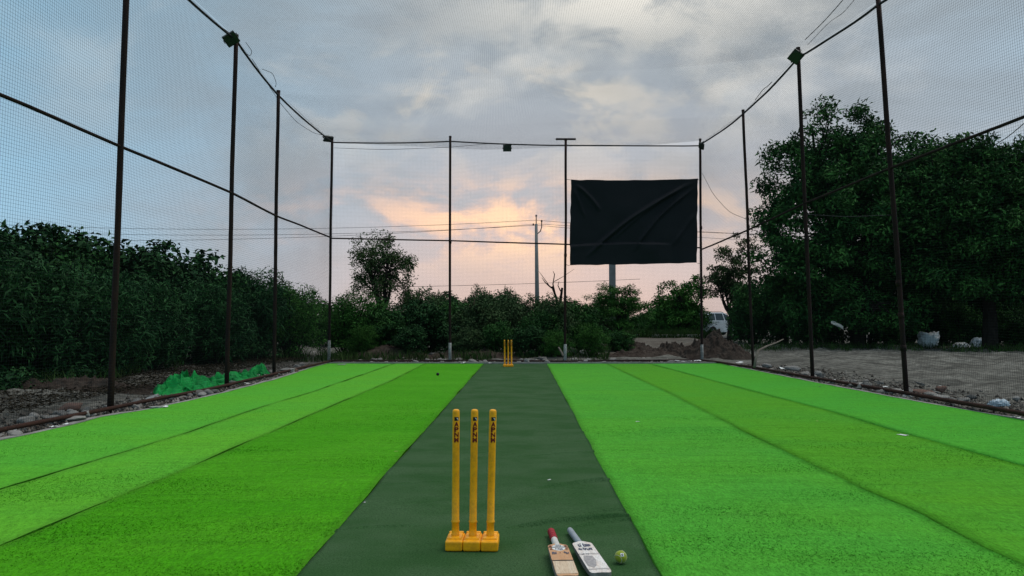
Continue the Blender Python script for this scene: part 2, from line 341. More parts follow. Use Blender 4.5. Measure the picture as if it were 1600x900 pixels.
M['pole'] = material('grey pole concrete', (0.20, 0.205, 0.20), 0.9, 0.2, var=(0.14, 0.14, 0.135), vscale=3, vamt=0.7, bump=0.2, bscale=30)

# ================================================================== ground
def axis(core0, core1, step, far):
    c = np.arange(core0, core1 + step / 2, step); out = [core1]
    while out[-1] < far: out.append(out[-1] + max(step, (out[-1] - core1) * 0.35 + step))
    lo = [core0]
    while lo[-1] > -far: lo.append(lo[-1] - max(step, (core0 - lo[-1]) * 0.35 + step))
    return np.concatenate([np.array(lo[1:])[::-1], c, np.array(out[1:])])
gx = axis(-16, 30, 0.16, 900); gy = axis(-2, 40, 0.16, 1200)
X, Y = np.meshgrid(gx, gy); pts = np.stack([X.ravel(), Y.ravel(), np.zeros(X.size)], 1)
inside = np.clip(np.minimum(np.minimum(pts[:, 0] + 7.0, 8.4 - pts[:, 0]), 23.4 - pts[:, 1]) / 0.9, 0, 1)
z = 0.06 * fbm(pts * np.array([0.8, 1.6, 1]), 3, 3) + 0.075 * np.maximum(0, fbm(pts * np.array([2.2, 4.5, 1]), 3, 9))
z += 0.10 * np.clip((-6.6 - pts[:, 0]) / 3, 0, 1)
fade = np.clip(1 - (np.hypot(pts[:, 0], pts[:, 1]) - 40) / 60, 0, 1)
z = (z * fade - 0.0) * (1 - inside) + (-0.03) * inside
obj('ground', mesh_np('ground', np.stack([pts[:, 0], pts[:, 1], z], 1), grid(len(gx), len(gy))), M['soil'], smooth=True, kind='structure')

# ================================================================== artificial turf, strip by strip
def line(px):
    g = np.array([G(u, v)[:2] for u, v in px]); return g[np.argsort(g[:, 1])]
def xat(l, y):
    x = np.interp(y, l[:, 1], l[:, 0])
    s0 = (l[1, 0] - l[0, 0]) / (l[1, 1] - l[0, 1]); s1 = (l[-1, 0] - l[0, 0]) / (l[-1, 1] - l[0, 1])
    x = np.where(y < l[0, 1], l[0, 0] + (y - l[0, 1]) * s1, x); return np.where(y > l[-1, 1], l[-1, 0] + (y - l[-1, 1]) * s1, x)
E0 = line([(0, 690), (98, 669), (159, 653), (244, 639), (320, 622), (350, 615), (437, 592), (490, 574)])
E1 = line([(604, 573), (490, 613), (396, 641), (283, 681), (113, 733), (0, 767)])
E2 = line([(0, 856), (215, 766), (302, 730), (480, 652), (611, 596), (660, 571)])
E3 = line([(755, 570), (610, 735), (465, 900)])
E4 = line([(855, 570), (940, 731), (1030, 900)])
E5 = line([(958, 574), (1049, 616.7), (1181, 684.7), (1240, 713), (1347, 766), (1442, 807), (1540, 860), (1600, 887)])
E6 = line([(1015, 569), (1094, 590), (1200, 618.5), (1302, 645), (1411, 678), (1600, 730)])
E7 = line([(1122, 568), (1270, 598), (1417, 626), (1600, 658)])
YEND = 21.35
pile_parts = {}
def strip(name, lo, hi, mat, gapl, gapr, z0, seed, ncol, ys, zf=None):
    nr = len(ys); s = np.linspace(0, 1, ncol)
    wl = 0.011 * fbm(np.stack([ys * 1.3, ys * 0 + seed, ys * 0], 1), 3, seed); wr = 0.011 * fbm(np.stack([ys * 1.3, ys * 0 + seed + 5, ys * 0], 1), 3, seed + 2)
    xl = xat(lo, ys) + gapl + wl; xr = xat(hi, ys) - gapr + wr
    XX = xl[:, None] * (1 - s) + xr[:, None] * s; YY = np.repeat(ys[:, None], ncol, 1)
    YY = YY + 0.02 * fbm(np.stack([XX.ravel() * 1.5, YY.ravel() * 0, XX.ravel() * 0 + seed], 1), 2, seed).reshape(YY.shape) * (YY > YEND - 0.5)
    p = np.stack([XX.ravel(), YY.ravel(), 0 * XX.ravel()], 1)
    zz = z0 + 0.004 * fbm(p * np.array([0.8, 2.2, 1]), 3, seed)
    if zf is not None: zz = zz + zf(p)
    p[:, 2] = zz
    V = [p]; F = [grid(ncol, nr)]
    # skirts down to the soil give each strip its thickness
    k = len(p)
    for idx in (np.arange(nr) * ncol, np.arange(nr) * ncol + ncol - 1, np.arange(ncol), (nr - 1) * ncol + np.arange(ncol)):
        q = p[idx].copy(); q[:, 2] = -0.032; V.append(q); m = len(idx)
        F.append(np.stack([idx[:-1], idx[1:], k + np.arange(1, m), k + np.arange(m - 1)], 1)); k += m
    o = obj(name, mesh_np(name, np.vstack(V), np.vstack(F)), mat, smooth=True, kind='structure')
    return o, (lambda y: (np.interp(y, ys, xl), np.interp(y, ys, xr)))
ysT = np.concatenate([np.arange(1.2, 8, 0.06), np.arange(8, YEND, 0.14), [YEND]])
ysP = np.concatenate([np.arange(1.2, 3.5, 0.05), np.arange(3.5, 6.2, 0.006), np.arange(6.2, 9.0, 0.014), np.arange(9.0, YEND, 0.05), [YEND]])
def pile(o, edges, mat, seed, y0, y1, dens):
    r = np.random.default_rng(seed); n = int(dens * (y1 - y0) * 2.0)
    y1 = 15.0; y = y0 + (y1 - y0) * r.random(n * 3); y = y[r.random(len(y)) < np.clip((y1 - y) / (y1 - 3.4), 0, 1) ** 2.2]; xl, xr = edges(y)
    wmax = float((xr - xl).max()); keep = r.random(len(y)) < (xr - xl) / wmax; y, xl, xr = y[keep], xl[keep], xr[keep]
    x = xl + (xr - xl) * r.random(len(y))
    vis = (np.abs(x) / y < 0.80); x, y = x[vis], y[vis]; n = len(x)
    a = r.random(n) * 2 * np.pi; h = r.uniform(0.004, 0.010, n); w = r.uniform(0.0022, 0.004, n)
    lx = r.normal(0.002, 0.011, n); ly = r.normal(-0.006, 0.011, n)
    B = np.stack([x, y, np.full(n, 0.011)], 1); d = np.stack([np.cos(a), np.sin(a), 0 * a], 1) * w[:, None]
    V = np.stack([B - d, B + d, B + np.stack([lx, ly, h], 1)], 1).reshape(-1, 3)
    obj('pile', mesh_np('pile', V, np.arange(3 * n).reshape(-1, 3)), mat, parent=o, kind='stuff')
def folds(p):
    x, y = p[:, 0], p[:, 1]; out = 0 * x
    def ridge(a, b_, hgt, wid, bend=0.02, asym=3.0):
        A, B = np.array(a), np.array(b_); d = B - A; L = np.hypot(*d); d = d / L; nrm = np.array([-d[1], d[0]]); nrm = nrm * (1 if nrm[1] > 0 else -1)
        t = ((x - A[0]) * d[0] + (y - A[1]) * d[1]) / L; s = (x - A[0]) * nrm[0] + (y - A[1]) * nrm[1] - bend * np.sin(t * 5.0)
        s = np.where(s > 0, s / asym, s)
        win = np.clip(np.minimum(t + 0.15, 1.0 - t) / 0.35, 0, 1); win = win * win * (3 - 2 * win) * (t > -0.15) * (t < 1.0)
        return 1.15 * hgt * np.exp(-np.abs(s / (wid * 0.55)) ** 1.7) * win
    g = lambda u, v: G(u, v)[:2]
    out = out + ridge(g(1000, 811), g(770, 828), 0.0297, 0.0187) + ridge(g(975, 800), g(860, 816), 0.0162, 0.0170) + ridge(g(1010, 815), g(880, 826), 0.0189, 0.0153)
    out = out + ridge(g(965, 752), g(820, 768), 0.0216, 0.0187) + ridge(g(950, 754), g(880, 758), 0.0108, 0.0170)
    out = out + ridge(g(935, 708), g(800, 716), 0.0121, 0.0255) + ridge(g(925, 690), g(850, 697), 0.0081, 0.0255)
    out = out + ridge(g(540, 830), g(680, 822), 0.0081, 0.0255) + ridge(g(600, 760), g(720, 752), 0.0068, 0.0255)
    out = out + ridge(g(760, 592), g(830, 593), 0.0162, 0.0510) + ridge(g(690, 648), g(800, 646), 0.0095, 0.0340) + ridge(g(900, 640), g(800, 644), 0.0095, 0.0340)
    out = out + 0.0042 * np.maximum(0, fbm(np.stack([x * 1.1 + 0.3 * y, y * 6, 0 * x], 1), 3, 31))
    return out
o, e = strip('turf_strip', E0, E1, M['turf1'], 0.0, 0.010, 0.014, 1, 24, ysT); pile(o, e, M['turf1'], 1, 5.0, 9.0, 1800)
o, e = strip('turf_strip', E1, E2, M['turf2'], 0.010, 0.003, 0.015, 2, 12, ysT); pile(o, e, M['turf2'], 2, 4.0, 9.0, 2200)
o, e = strip('turf_strip', E2, E3, M['turf3'], 0.003, 0.004, 0.014, 3, 22, ysT); pile(o, e, M['turf3'], 3, 3.4, 9.0, 3600)
o, e = strip('pitch_mat', E3, E4, M['pitch'], 0.0, 0.0, 0.010, 4, 60, ysP, folds)
o, e = strip('turf_strip', E4, E5, M['turf4'], 0.004, 0.005, 0.014, 5, 22, ysT); pile(o, e, M['turf4'], 5, 3.4, 9.0, 3600)
o, e = strip('turf_strip', E5, E6, M['turf5'], 0.006, 0.009, 0.014, 6, 16, ysT); pile(o, e, M['turf5'], 6, 4.5, 9.0, 2600)
o, e = strip('turf_strip', E6, E7, M['turf6'], 0.009, 0.0, 0.015, 7, 18, ysT); pile(o, e, M['turf6'], 7, 6.0, 9.0, 1800)

# concrete hem along the turf
def hem(name, path, w, hgt, mat):
    p = np.asarray(path, float); d = np.gradient(p, axis=0); d /= np.linalg.norm(d, axis=1)[:, None]; nrm = np.stack([-d[:, 1], d[:, 0]], 1)
    j = 0.012 * fbm(np.stack([p[:, 0] * 3, p[:, 1] * 3, 0 * p[:, 0]], 1), 3, 77)
    a = p + nrm * (0.004 + j[:, None] * 0.3); c = p + nrm * (w + j[:, None]); n = len(p)
    zt = hgt + j * 0.5
    V = np.vstack([np.c_[a, zt * 0 - 0.05], np.c_[a, zt], np.c_[c, zt], np.c_[c, zt * 0 - 0.05]])
    F = [(k * n + i, k * n + i + 1, (k + 1) * n + i + 1, (k + 1) * n + i) for k in range(3) for i in range(n - 1)]
    return obj(name, mesh_py(name, V, F), mat, kind='structure')
yy = np.arange(1.5, 21.3, 0.15)
hem('edge_hem', np.stack([xat(E0, yy), yy], 1), 0.10, 0.016, M['concrete'])
hem('edge_hem', np.stack([xat(E7, yy), yy], 1)[::-1], 0.10, 0.016, M['concrete'])
xx = np.arange(6.0, -5.35, -0.15)
hem('edge_hem', np.stack([xx, 0 * xx + YEND + 0.02], 1)[::-1], 0.14, 0.05, M['concrete'])

# ================================================================== net enclosure: posts, rails, nets
POST = {}
def post(key, b_uv, t_uv, label, sleeve=0.0, rad=0.04, tbar=False, bumps=()):
    B = G(*b_uv); T = P(t_uv[0], t_uv[1], B[1]); POST[key] = (B, T)
    e = empty('net_post', B, label=label, cat='post', group='steel posts of the net enclosure')
    n = 14; t = np.linspace(0, 1, n)[:, None]; L = (T - B) * t; L[0, 2] -= 0.08
    L[:, :2] += 0.012 * np.stack([vnoise(np.c_[t * 3, t * 0 + sum(map(ord, key)) % 17, t * 0]), vnoise(np.c_[t * 3, t * 0 + 3 + sum(map(ord, key)) % 13, t * 0])], 1) * np.sin(t * 3.14)
    obj('shaft', mesh_py('shaft', *tube(L, rad, 12)), M['post'], e, smooth=True)
    axis_ = (T - B) / np.linalg.norm(T - B)
    obj('cap', mesh_py('cap', *tube([T - B - axis_ * 0.02, T - B + axis_ * 0.025], rad * 1.12, 12)), M['post'], e)
    for f in bumps:
        c = (T - B) * f; obj('joint_collar', mesh_py('joint_collar', *tube([c - axis_ * 0.05, c, c + axis_ * 0.05], [rad * 1.1, rad * 1.22, rad * 1.1], 12)), M['post'], e, smooth=True)
    if sleeve:
        s = tube([(0, 0, -0.06), axis_ * sleeve * 0.5, axis_ * sleeve], [rad * 1.28, rad * 1.2, rad * 1.12], 12)
        obj('sleeve', mesh_py('sleeve', *s), M['whitepaint'], e, smooth=True)
    if tbar:
        c = T - B + np.array([0, 0, 0.03]); obj('crossbar', mesh_py('crossbar', *box(c[0], c[1], c[2], 0.60, 0.06, 0.05, 0.006)), M['post'], e)
    return e
post('L1', (172, 645), (200.5, -94), 'thick rusty brown post nearest on the left, its top out of the picture', rad=0.041)
post('L2', (354, 607), (369, 56), 'dark steel post on the left carrying the large square floodlight')
post('L3', (428, 588), (435, 143), 'dark steel post just left of the back left corner post', sleeve=0.0)
post('LC', (514, 567), (519, 217), 'back left corner post with pale painted foot', sleeve=0.66, rad=0.038)
post('B1', (703, 566), (703.5, 214), 'post in the back net left of the far yellow wicket', sleeve=0.58, rad=0.037, bumps=(0.53,))
post('B2', (883, 567), (884, 219), 'back net post with T shaped crossbar at the left edge of the black sheet', sleeve=0.55, rad=0.037, tbar=True, bumps=(0.48,))
post('RC', (1097, 565), (1094, 218), 'back right corner post beside the black sheet', sleeve=0.52, rad=0.037, bumps=(0.6,))
post('R3', (1177, 577), (1161, 173), 'slim dark post on the right between the dirt mound and the big tree', rad=0.036)
post('R2', (1270, 594), (1247, 76), 'dark post on the right carrying the diamond tilted floodlight', rad=0.04)
post('R1', (1417, 620), (1372, -3), 'rusty post farthest right, nearest to the camera on that side', rad=0.04, bumps=(0.12, 0.2, 0.28))
def on_post(key, f, dx_=0, dy_=0): B, T = POST[key]; return B + (T - B) * f + np.array([dx_, dy_, 0])
def atv(key, v):                                         # the point of a post that shows at image row v
    B, T = POST[key]; lo, hi = 0.0, 1.2
    for _ in range(40):
        f = (lo + hi) / 2; p = B + (T - B) * f; d = p - np.array([0, 0, H])
        up = -d[1] * math.sin(TH) + d[2] * math.cos(TH); fw = d[1] * math.cos(TH) + d[2] * math.sin(TH)
        if 450 - up / fw * FPX > v: lo = f
        else: hi = f
    return p
def rail(name, pts, rad, mat, label, cat='rail', sag=0.0, group=None, wob=0.01, seed=0):
    L = []
    for i in range(len(pts) - 1):
        s = sagline(pts[i], pts[i + 1], sag, 9); L.append(s if i == 0 else s[1:])
    L = np.vstack(L); q = np.c_[L[:, :2] * 0.7, 0 * L[:, 0] + seed]; L[:, 2] += wob * vnoise(q, seed)
    return obj(name, mesh_py(name, *tube(L, rad, 8)), mat, smooth=True, label=label, cat=cat, group=group)
def ext(p, q, y):                                        # carry the line q->p on to depth y
    d = p - q; return p + d * ((y - p[1]) / d[1])
ml = [atv('L1', 228), atv('L2', 302), atv('L3', 337), atv('LC', 371)]; ml = [ext(ml[0], ml[1], 3.0)] + ml
mb = [atv('LC', 372), atv('B1', 376), atv('B2', 382), atv('RC', 387)]
mr = [atv('RC', 390), atv('R3', 360), atv('R2', 318), atv('R1', 263)]; mr = mr + [P(1600, 182, 9.5), ext(P(1600, 182, 9.5), mr[-1], 4.0)]
rail('mid_rail', ml, 0.024, M['post'], 'straight dark pipe rail halfway up the left net')
rail('mid_rail', mb, 0.021, M['post'], 'thin dark pipe rail halfway up the back net, passing behind the black sheet', seed=3)
rail('mid_rail', mr, 0.024, M['post'], 'dark pipe rail halfway up the right net in front of the trees', seed=5)
tl = [on_post('L1', 0.995), on_post('L2', 0.985), on_post('L3', 0.985), on_post('LC', 0.985)]; tl = [ext(tl[0], tl[1], 3.0)] + tl
tb = [on_post('LC', 0.985), atv('B1', 221), atv('B2', 227), atv('RC', 227)]
tr = [on_post('RC', 0.975), on_post('R3', 0.985), on_post('R2', 0.975), on_post('R1', 0.985)]; tr = tr + [ext(tr[-1], tr[-2], 4.0)]
rail('top_rope', tl, 0.022, M['cable'], 'dark rope with bundled cable along the top of the left net', 'rope', sag=0.05, wob=0.03, seed=1)
rail('top_rope', tb, 0.020, M['cable'], 'dark rope along the top of the back net', 'rope', sag=0.03, wob=0.02, seed=2)
rail('top_rope', tr, 0.022, M['cable'], 'dark rope with bundled cable along the top of the right net', 'rope', sag=0.05, wob=0.03, seed=4)
off = lambda k, dx_, z_: POST[k][0] * np.array([1, 1, 0]) + np.array([dx_, 0, z_])
bl = [off('L1', 0.05, 0.07), off('L2', 0.05, 0.07), off('L3', 0.05, 0.07), off('LC', 0.05, 0.06)]; bl = [ext(bl[0], bl[1], 3.0) * np.array([1, 1, 0]) + np.array([0.12, 0, 0.07])] + bl
rail('bottom_rail', bl, 0.028, M['rust'], 'rusty bottom pipe lying along the left edge of the turf', seed=6)
rail('bottom_rail', [off('LC', 0, 0.05), off('B1', 0, 0.05) - [0, .06, 0], off('B2', 0, 0.05) - [0, .06, 0], off('RC', 0, 0.05)], 0.03, M['post'], 'dark bottom pipe along the back edge of the turf', seed=7)
br = [off('RC', -0.03, 0.05), off('R3', -0.05, 0.06), off('R2', -0.05, 0.06), off('R1', -0.05, 0.07)]; br = br + [P(1600, 647, 9.4), ext(P(1600, 647, 9.4), br[-1], 4.5)]
rail('bottom_rail', br, 0.030, M['rust'], 'rusty brown bottom pipe lying along the right edge of the turf', seed=8)

# nets: knotted square mesh built thread by thread on a sagging surface
def net(name, label, fn, la, lb, seed, mesh=0.040, rad=0.0013):
    na = int(la / mesh); nb = int(lb / mesh); ka = max(4, int(la / 0.7)); kb = max(4, int(lb / 0.7))
    Vs, Fs, k = [], [], 0
    def threads(n, m, horiz):
        nonlocal k
        s = (np.arange(n) + 0.5) / n; t = np.linspace(0, 1, m)
        A, Bt = np.meshgrid(s, t, indexing='ij')
        a, c = (Bt, A) if horiz else (A, Bt)
        p = fn(a.ravel(), c.ravel()).reshape(n, m, 3)
        d = np.gradient(p, axis=1); d /= np.linalg.norm(d, axis=2)[..., None]
        ref = np.zeros_like(d); ref[..., 2] = 1.0
        ref[np.abs(d[..., 2]) > 0.8] = [0.6, 0.8, 0]
        e1 = np.cross(d, ref); e1 /= np.linalg.norm(e1, axis=2)[..., None]; e2 = np.cross(d, e1)
        ring = np.stack([p + rad * (e1 * math.cos(w) + e2 * math.sin(w)) for w in (0.3, 2.394, 4.489)], 2)   # n,m,3,3
        idx = np.arange(n * m * 3).reshape(n, m, 3)
        f = [np.stack([idx[:, :-1, q], idx[:, :-1, (q + 1) % 3], idx[:, 1:, (q + 1) % 3], idx[:, 1:, q]], -1).reshape(-1, 4) for q in range(3)]
        Vs.append(ring.reshape(-1, 3)); Fs.append(np.vstack(f) + k); k += n * m * 3
    threads(na, kb, False); threads(nb, ka, True)
    return obj(name, mesh_np(name, np.vstack(Vs), np.vstack(Fs)), M['net'], label=label, cat='net')
def wall_fn(lowp, highp, inward, seed, amp=0.05):
    lowp, highp = np.array(lowp), np.array(highp)
    sl = np.r_[0, np.cumsum(np.linalg.norm(np.diff(lowp[:, :2], axis=0), axis=1))]; sl /= sl[-1]
    def f(a, c):
        lo = np.stack([np.interp(a, sl, lowp[:, i]) for i in range(3)], 1); hi = np.stack([np.interp(a, sl, highp[:, i]) for i in range(3)], 1)
        p = lo * (1 - c[:, None]) + hi * c[:, None]
        w = amp * fbm(np.c_[a * sl.size * 1.7, c * 3, 0 * a + seed], 2, seed)
        p = p + np.array(inward)[None] * (0.05 + 0.6 * w * np.sin(c * 3.14))[:, None]
        p[:, 2] += 0.02 * vnoise(np.c_[a * 9, c * 4, 0 * a], seed); return p
    return f
gl = [off(k, 0, 0.03) for k in ('L1', 'L2', 'L3', 'LC')]; gl = [ext(gl[0], gl[1], 3.0)] + gl
net('side_net', 'square mesh net hanging along the left side', wall_fn(gl, tl, (1, 0, 0), 1), 19.3, 6.5, 1)
gb = [off(k, 0, 0.03) for k in ('LC', 'B1', 'B2', 'RC')]
net('back_net', 'square mesh net across the back, behind the far wicket', wall_fn(gb, tb, (0, -1, 0), 2), 11.3, 6.5, 2, rad=0.0010)
gr = [off(k, 0, 0.03) for k in ('RC', 'R3', 'R2', 'R1')]; gr = gr + [ext(gr[-1], gr[-2], 4.0)]
net('side_net', 'square mesh net hanging along the right side', wall_fn(gr, tr, (-1, 0, 0), 3), 18.5, 6.6, 3)
tlA, trA = np.array(tl), np.array(tr)
def roof_fn(a, c):
    y = 3.2 + (22.1 - 3.2) * c
    ol, orr = np.argsort(tlA[:, 1]), np.argsort(trA[:, 1])
    xl, zl = np.interp(y, tlA[ol, 1], tlA[ol, 0]), np.interp(y, tlA[ol, 1], tlA[ol, 2]); xr, zr = np.interp(y, trA[orr, 1], trA[orr, 0]), np.interp(y, trA[orr, 1], trA[orr, 2])
    p = np.stack([xl * (1 - a) + xr * a, y, zl * (1 - a) + zr * a], 1)
    p[:, 2] += -0.18 * np.sin(a * 3.1416) + 0.05 * fbm(np.c_[a * 5, c * 8, 0 * a], 2, 5); return p
net('roof_net', 'square mesh net stretched overhead between the side nets', roof_fn, 11.6, 18.9, 4, rad=0.0011)

# ================================================================== floodlights and cables
def floodlight(loc, w, h, normal, roll, label):
    n = Vector(normal).normalized(); q = n.to_track_quat('Z', 'Y'); q = q @ Matrix.Rotation(roll, 3, 'Z').to_quaternion()
    e = empty('floodlight', loc, label=label, cat='floodlight', group='floodlights on the net enclosure'); e.rotation_mode = 'QUATERNION'; e.rotation_quaternion = q
    hs = obj('housing', mesh_py('housing', *box(0, 0, 0, w, h, 0.05, 0.008)), M['lamp_body'], e)
    for i in range(7):
        obj('cooling_fin', mesh_py('cooling_fin', *box((i - 3) * w * 0.12, 0, -0.037, 0.006, h * 0.8, 0.026)), M['lamp_body'], hs)
    obj('glass', mesh_py('glass', *box(0, 0, 0.027, w * 0.88, h * 0.86, 0.006, 0.002)), M['lamp_glass'], e)
    br_ = join([box(-w / 2 - 0.012, 0, -0.03, 0.012, 0.03, 0.10), box(w / 2 + 0.012, 0, -0.03, 0.012, 0.03, 0.10), box(0, 0, -0.085, w + 0.04, 0.03, 0.012)])
    obj('bracket', mesh_py('bracket', *br_), M['lamp_body'], e)
    obj('driver_box', mesh_py('driver_box', *box(0, h * 0.2, -0.062, w * 0.35, h * 0.3, 0.03, 0.004)), M['lamp_body'], e)
    return e
yL2 = POST['L2'][0][1]; yR2 = POST['R2'][0][1]
floodlight(P(361, 61, yL2 - 0.15), 0.25, 0.23, (0.55, -0.75, -0.75), R(45), 'large square floodlight on top of the left post')
floodlight(P(513, 217, POST['LC'][0][1] - 0.1), 0.30, 0.20, (0.75, -0.35, -0.85), R(10), 'small floodlight at the back left corner')
floodlight(P(792.5, 231.5, POST['B1'][0][1] - 0.1), 0.25, 0.20, (0, -1, -0.25), 0, 'floodlight hanging from the back top rope')
floodlight(P(1096, 228, POST['RC'][0][1] - 0.1), 0.24, 0.18, (-0.85, -0.3, -0.85), R(40), 'small floodlight at the back right corner')
floodlight(P(1243.5, 88.5, yR2 - 0.15), 0.26, 0.25, (-0.45, -0.8, -0.65), R(45), 'tilted square floodlight on the right post')
def cable(pts, rad, label, group='loose cables on the net', name='cable', mat='cable'):
    pts = np.array(pts, float); n = len(pts); t = np.linspace(0, n - 1, (n - 1) * 6 + 1); 
    Q = np.stack([np.interp(t, np.arange(n), pts[:, i]) for i in range(3)], 1)
    for _ in range(3): Q[1:-1] = (Q[:-2] + 2 * Q[1:-1] + Q[2:]) / 4
    return obj(name, mesh_py(name, *tube(Q, rad, 5)), M[mat], smooth=True, label=label, cat='cable', group=group)
y3, yc = POST['L3'][0][1], POST['LC'][0][1]
mid = lambda a, c, f: a + (c - a) * f
cable([P(372, 60, yL2), P(376, 78, mid(yL2, y3, .15)), P(391, 88, mid(yL2, y3, .35)), P(394, 80, mid(yL2, y3, .37)), P(384, 66, mid(yL2, y3, .2))], 0.006, 'cable loop hanging beside the left floodlight')
cable([P(394, 92, mid(yL2, y3, .4)), P(412, 122, mid(yL2, y3, .7)), P(432, 152, y3)], 0.005, 'loose cable between the left floodlight and the next post')
cable([P(410, 108, mid(yL2, y3, .6)), P(426, 114, mid(yL2, y3, .8)), P(432, 130, mid(yL2, y3, .95)), P(430, 136, y3)], 0.006, 'cable loop just above the third left post')
cable([P(437, 160, y3), P(462, 190, mid(y3, yc, .35)), P(490, 208, mid(y3, yc, .7)), P(508, 212, yc)], 0.006, 'cable sagging towards the back left corner')
cable([P(294, -2, mid(yL2, POST['L1'][0][1], .5)), P(320, 20, mid(yL2, POST['L1'][0][1], .35)), P(345, 42, mid(yL2, POST['L1'][0][1], .15)), P(360, 52, yL2)], 0.006, 'cable running under the top rope at the upper left')
cable([P(522, 231, yc), P(600, 234, yc), P(703, 230, yc), P(760, 225, yc)], 0.006, 'thin cable hung below the back top rope')
cable([P(1097, 270, yc), P(1115, 305, 21), P(1140, 332, 20), P(1165, 342, 18.9)], 0.006, 'thin cable drooping right of the black sheet')
cable([P(1258, 62, yR2), P(1285, 36, mid(yR2, 12.3, .4)), P(1305, 14, mid(yR2, 12.3, .65)), P(1322, -6, mid(yR2, 12.3, .85))], 0.008, 'twisted cable above the top rope at the upper right')
cable([P(1262, 70, yR2), P(1296, 34, mid(yR2, 12.3, .5)), P(1318, 20, mid(yR2, 12.3, .7)), P(1338, -4, mid(yR2, 12.3, .9))], 0.005, 'thin cable below the top rope at the upper right')
cable([P(1180, 156, 18.4), P(1192, 140, 17.8), P(1200, 134, 17.4), P(1206, 128, 17)], 0.008, 'short cable bunch on the right top rope')
cable([P(1548, 230, 10), P(1575, 214, 9.8), P(1620, 176, 9.2)], 0.006, 'thin wire under the right rail at the picture edge')
cable([P(1262, 335, 15), P(1320, 339, 14), P(1392, 336, 12.6)], 0.006, 'thin wire drooping between the two right posts')

# ================================================================== black sheet on the back net
yS = POST['B2'][0][1] - 0.14
c00, c10, c11, c01 = P(890, 415, yS), P(1089, 411, yS), P(1090, 279, yS), P(892, 281, yS)
nu, nv = 120, 84
a, c = np.meshgrid(np.linspace(0, 1, nu), np.linspace(0, 1, nv)); a, c = a.ravel(), c.ravel()
p = (c00[None] * (1 - a)[:, None] + c10[None] * a[:, None]) * (1 - c)[:, None] + (c01[None] * (1 - a)[:, None] + c11[None] * a[:, None]) * c[:, None]
def crease(ax, ay, bx, by, h, w, bend=0.0):
    A, B = np.array([ax, ay]), np.array([bx, by]); d = B - A; L = np.hypot(*d); d /= L
    t = ((a - A[0]) * d[0] + (c - A[1]) * d[1]) / L; s = -(a - A[0]) * d[1] + (c - A[1]) * d[0] - bend * np.sin(np.clip(t, 0, 1) * 3.14)
    win = np.clip(np.minimum(t, 1 - t) / 0.2, 0, 1); return h * np.exp(-(s / w) ** 2) * win
off_y = 0.03 * fbm(np.c_[a * 2.2, c * 2, 0 * a], 3, 12)
off_y += crease(0.97, 0.96, 0.12, 0.08, 0.07, 0.016, -0.06) + crease(0.98, 0.90, 0.5, 0.14, 0.055, 0.014, -0.05) + crease(0.95, 0.98, 0.3, 0.24, 0.03, 0.012, -0.03)
off_y += crease(0.03, 0.95, 0.24, 0.62, 0.04, 0.014, 0.02) + crease(0.02, 0.9, 0.12, 0.55, 0.03, 0.012) + crease(0.99, 0.6, 0.8, 0.2, 0.03, 0.014)
off_y *= 1.2
off_y += 0.07 * np.clip((0.235 + 0.02 * np.sin(a * 4) - c) / 0.012, 0, 1) * np.clip((0.8 - a) / 0.1, 0, 1) + 0.02 * np.sin(a * 9 + c * 3) * (1 - c)
p[:, 1] -= off_y
edge = 0.018 * np.sin(a * 3.14) * (c > 0.5); p[:, 2] -= edge * c
p[:, 2] += 0.012 * vnoise(np.c_[a * 14, c * 2, 0 * a], 4) * (np.abs(c - 0.5) > 0.45); p[:, 0] += 0.012 * vnoise(np.c_[a * 2, c * 11, 0 * a], 6)
base_pt = p.mean(0)
sh = empty('sight_screen', P(990, 415, yS), label='black cloth sheet tied to the back net', cat='sheet')
orig = np.array(P(990, 415, yS))
q2 = p - orig; q3 = q2.copy(); q3[:, 1] += 0.006
F1 = grid(nu, nv); Fb = F1[:, ::-1] + len(q2)
obj('cloth', mesh_np('cloth', np.vstack([q2, q3]), np.vstack([F1, Fb])), M['black_cloth'], sh, smooth=True)
for (cx, key) in ((c01, 'B2'), (c11, 'RC'), (c10, 'RC'), (c00, 'B2')):
    tgt = POST[key][0].copy(); tgt[2] = cx[2] + 0.06; tgt[0] = POST[key][0][0] + (POST[key][1][0] - POST[key][0][0]) * tgt[2] / 6.6
    obj('tie_cord', mesh_py('tie_cord', *tube(sagline(cx - orig, tgt - orig, 0.01, 5), 0.007, 5)), M['cable'], sh)

# ================================================================== wickets
def text_mesh(ch, size):
    cu = bpy.data.curves.new('t', 'FONT'); cu.body = ch; cu.size = size; cu.align_x = 'CENTER'; cu.resolution_u = 3; cu.extrude = 0.0; cu.offset = size * 0.05
    to = bpy.data.objects.new('t', cu); COL.objects.link(to); dg = bpy.context.evaluated_depsgraph_get(); dg.update()
    me = bpy.data.meshes.new_from_object(to.evaluated_get(dg)); bpy.data.objects.remove(to)
    V = np.array([v.co[:] for v in me.vertices]); F = [tuple(f.vertices) for f in me.polygons]; bpy.data.meshes.remove(me); bpy.data.curves.remove(cu); return V, F
def subdiv_x(V, F, n=2):
    bm = bmesh.new(); vs = [bm.verts.new(v) for v in V]
    for f in F:
        try: bm.faces.new([vs[i] for i in f])
        except ValueError: pass
    bmesh.ops.triangulate(bm, faces=bm.faces); bmesh.ops.subdivide_edges(bm, edges=bm.edges, cuts=n, use_grid_fill=True)
    bm.verts.index_update(); V2 = np.array([v.co[:] for v in bm.verts]); F2 = [tuple(v.index for v in f.verts) for f in bm.faces]; bm.free(); return V2, F2
SR = 0.0188
def wrap(V, F, z0, ang, r):
    V = np.asarray(V); th = -math.pi / 2 + ang + V[:, 0] / SR
    return np.stack([r * np.cos(th), r * np.sin(th), z0 + V[:, 1]], 1), F
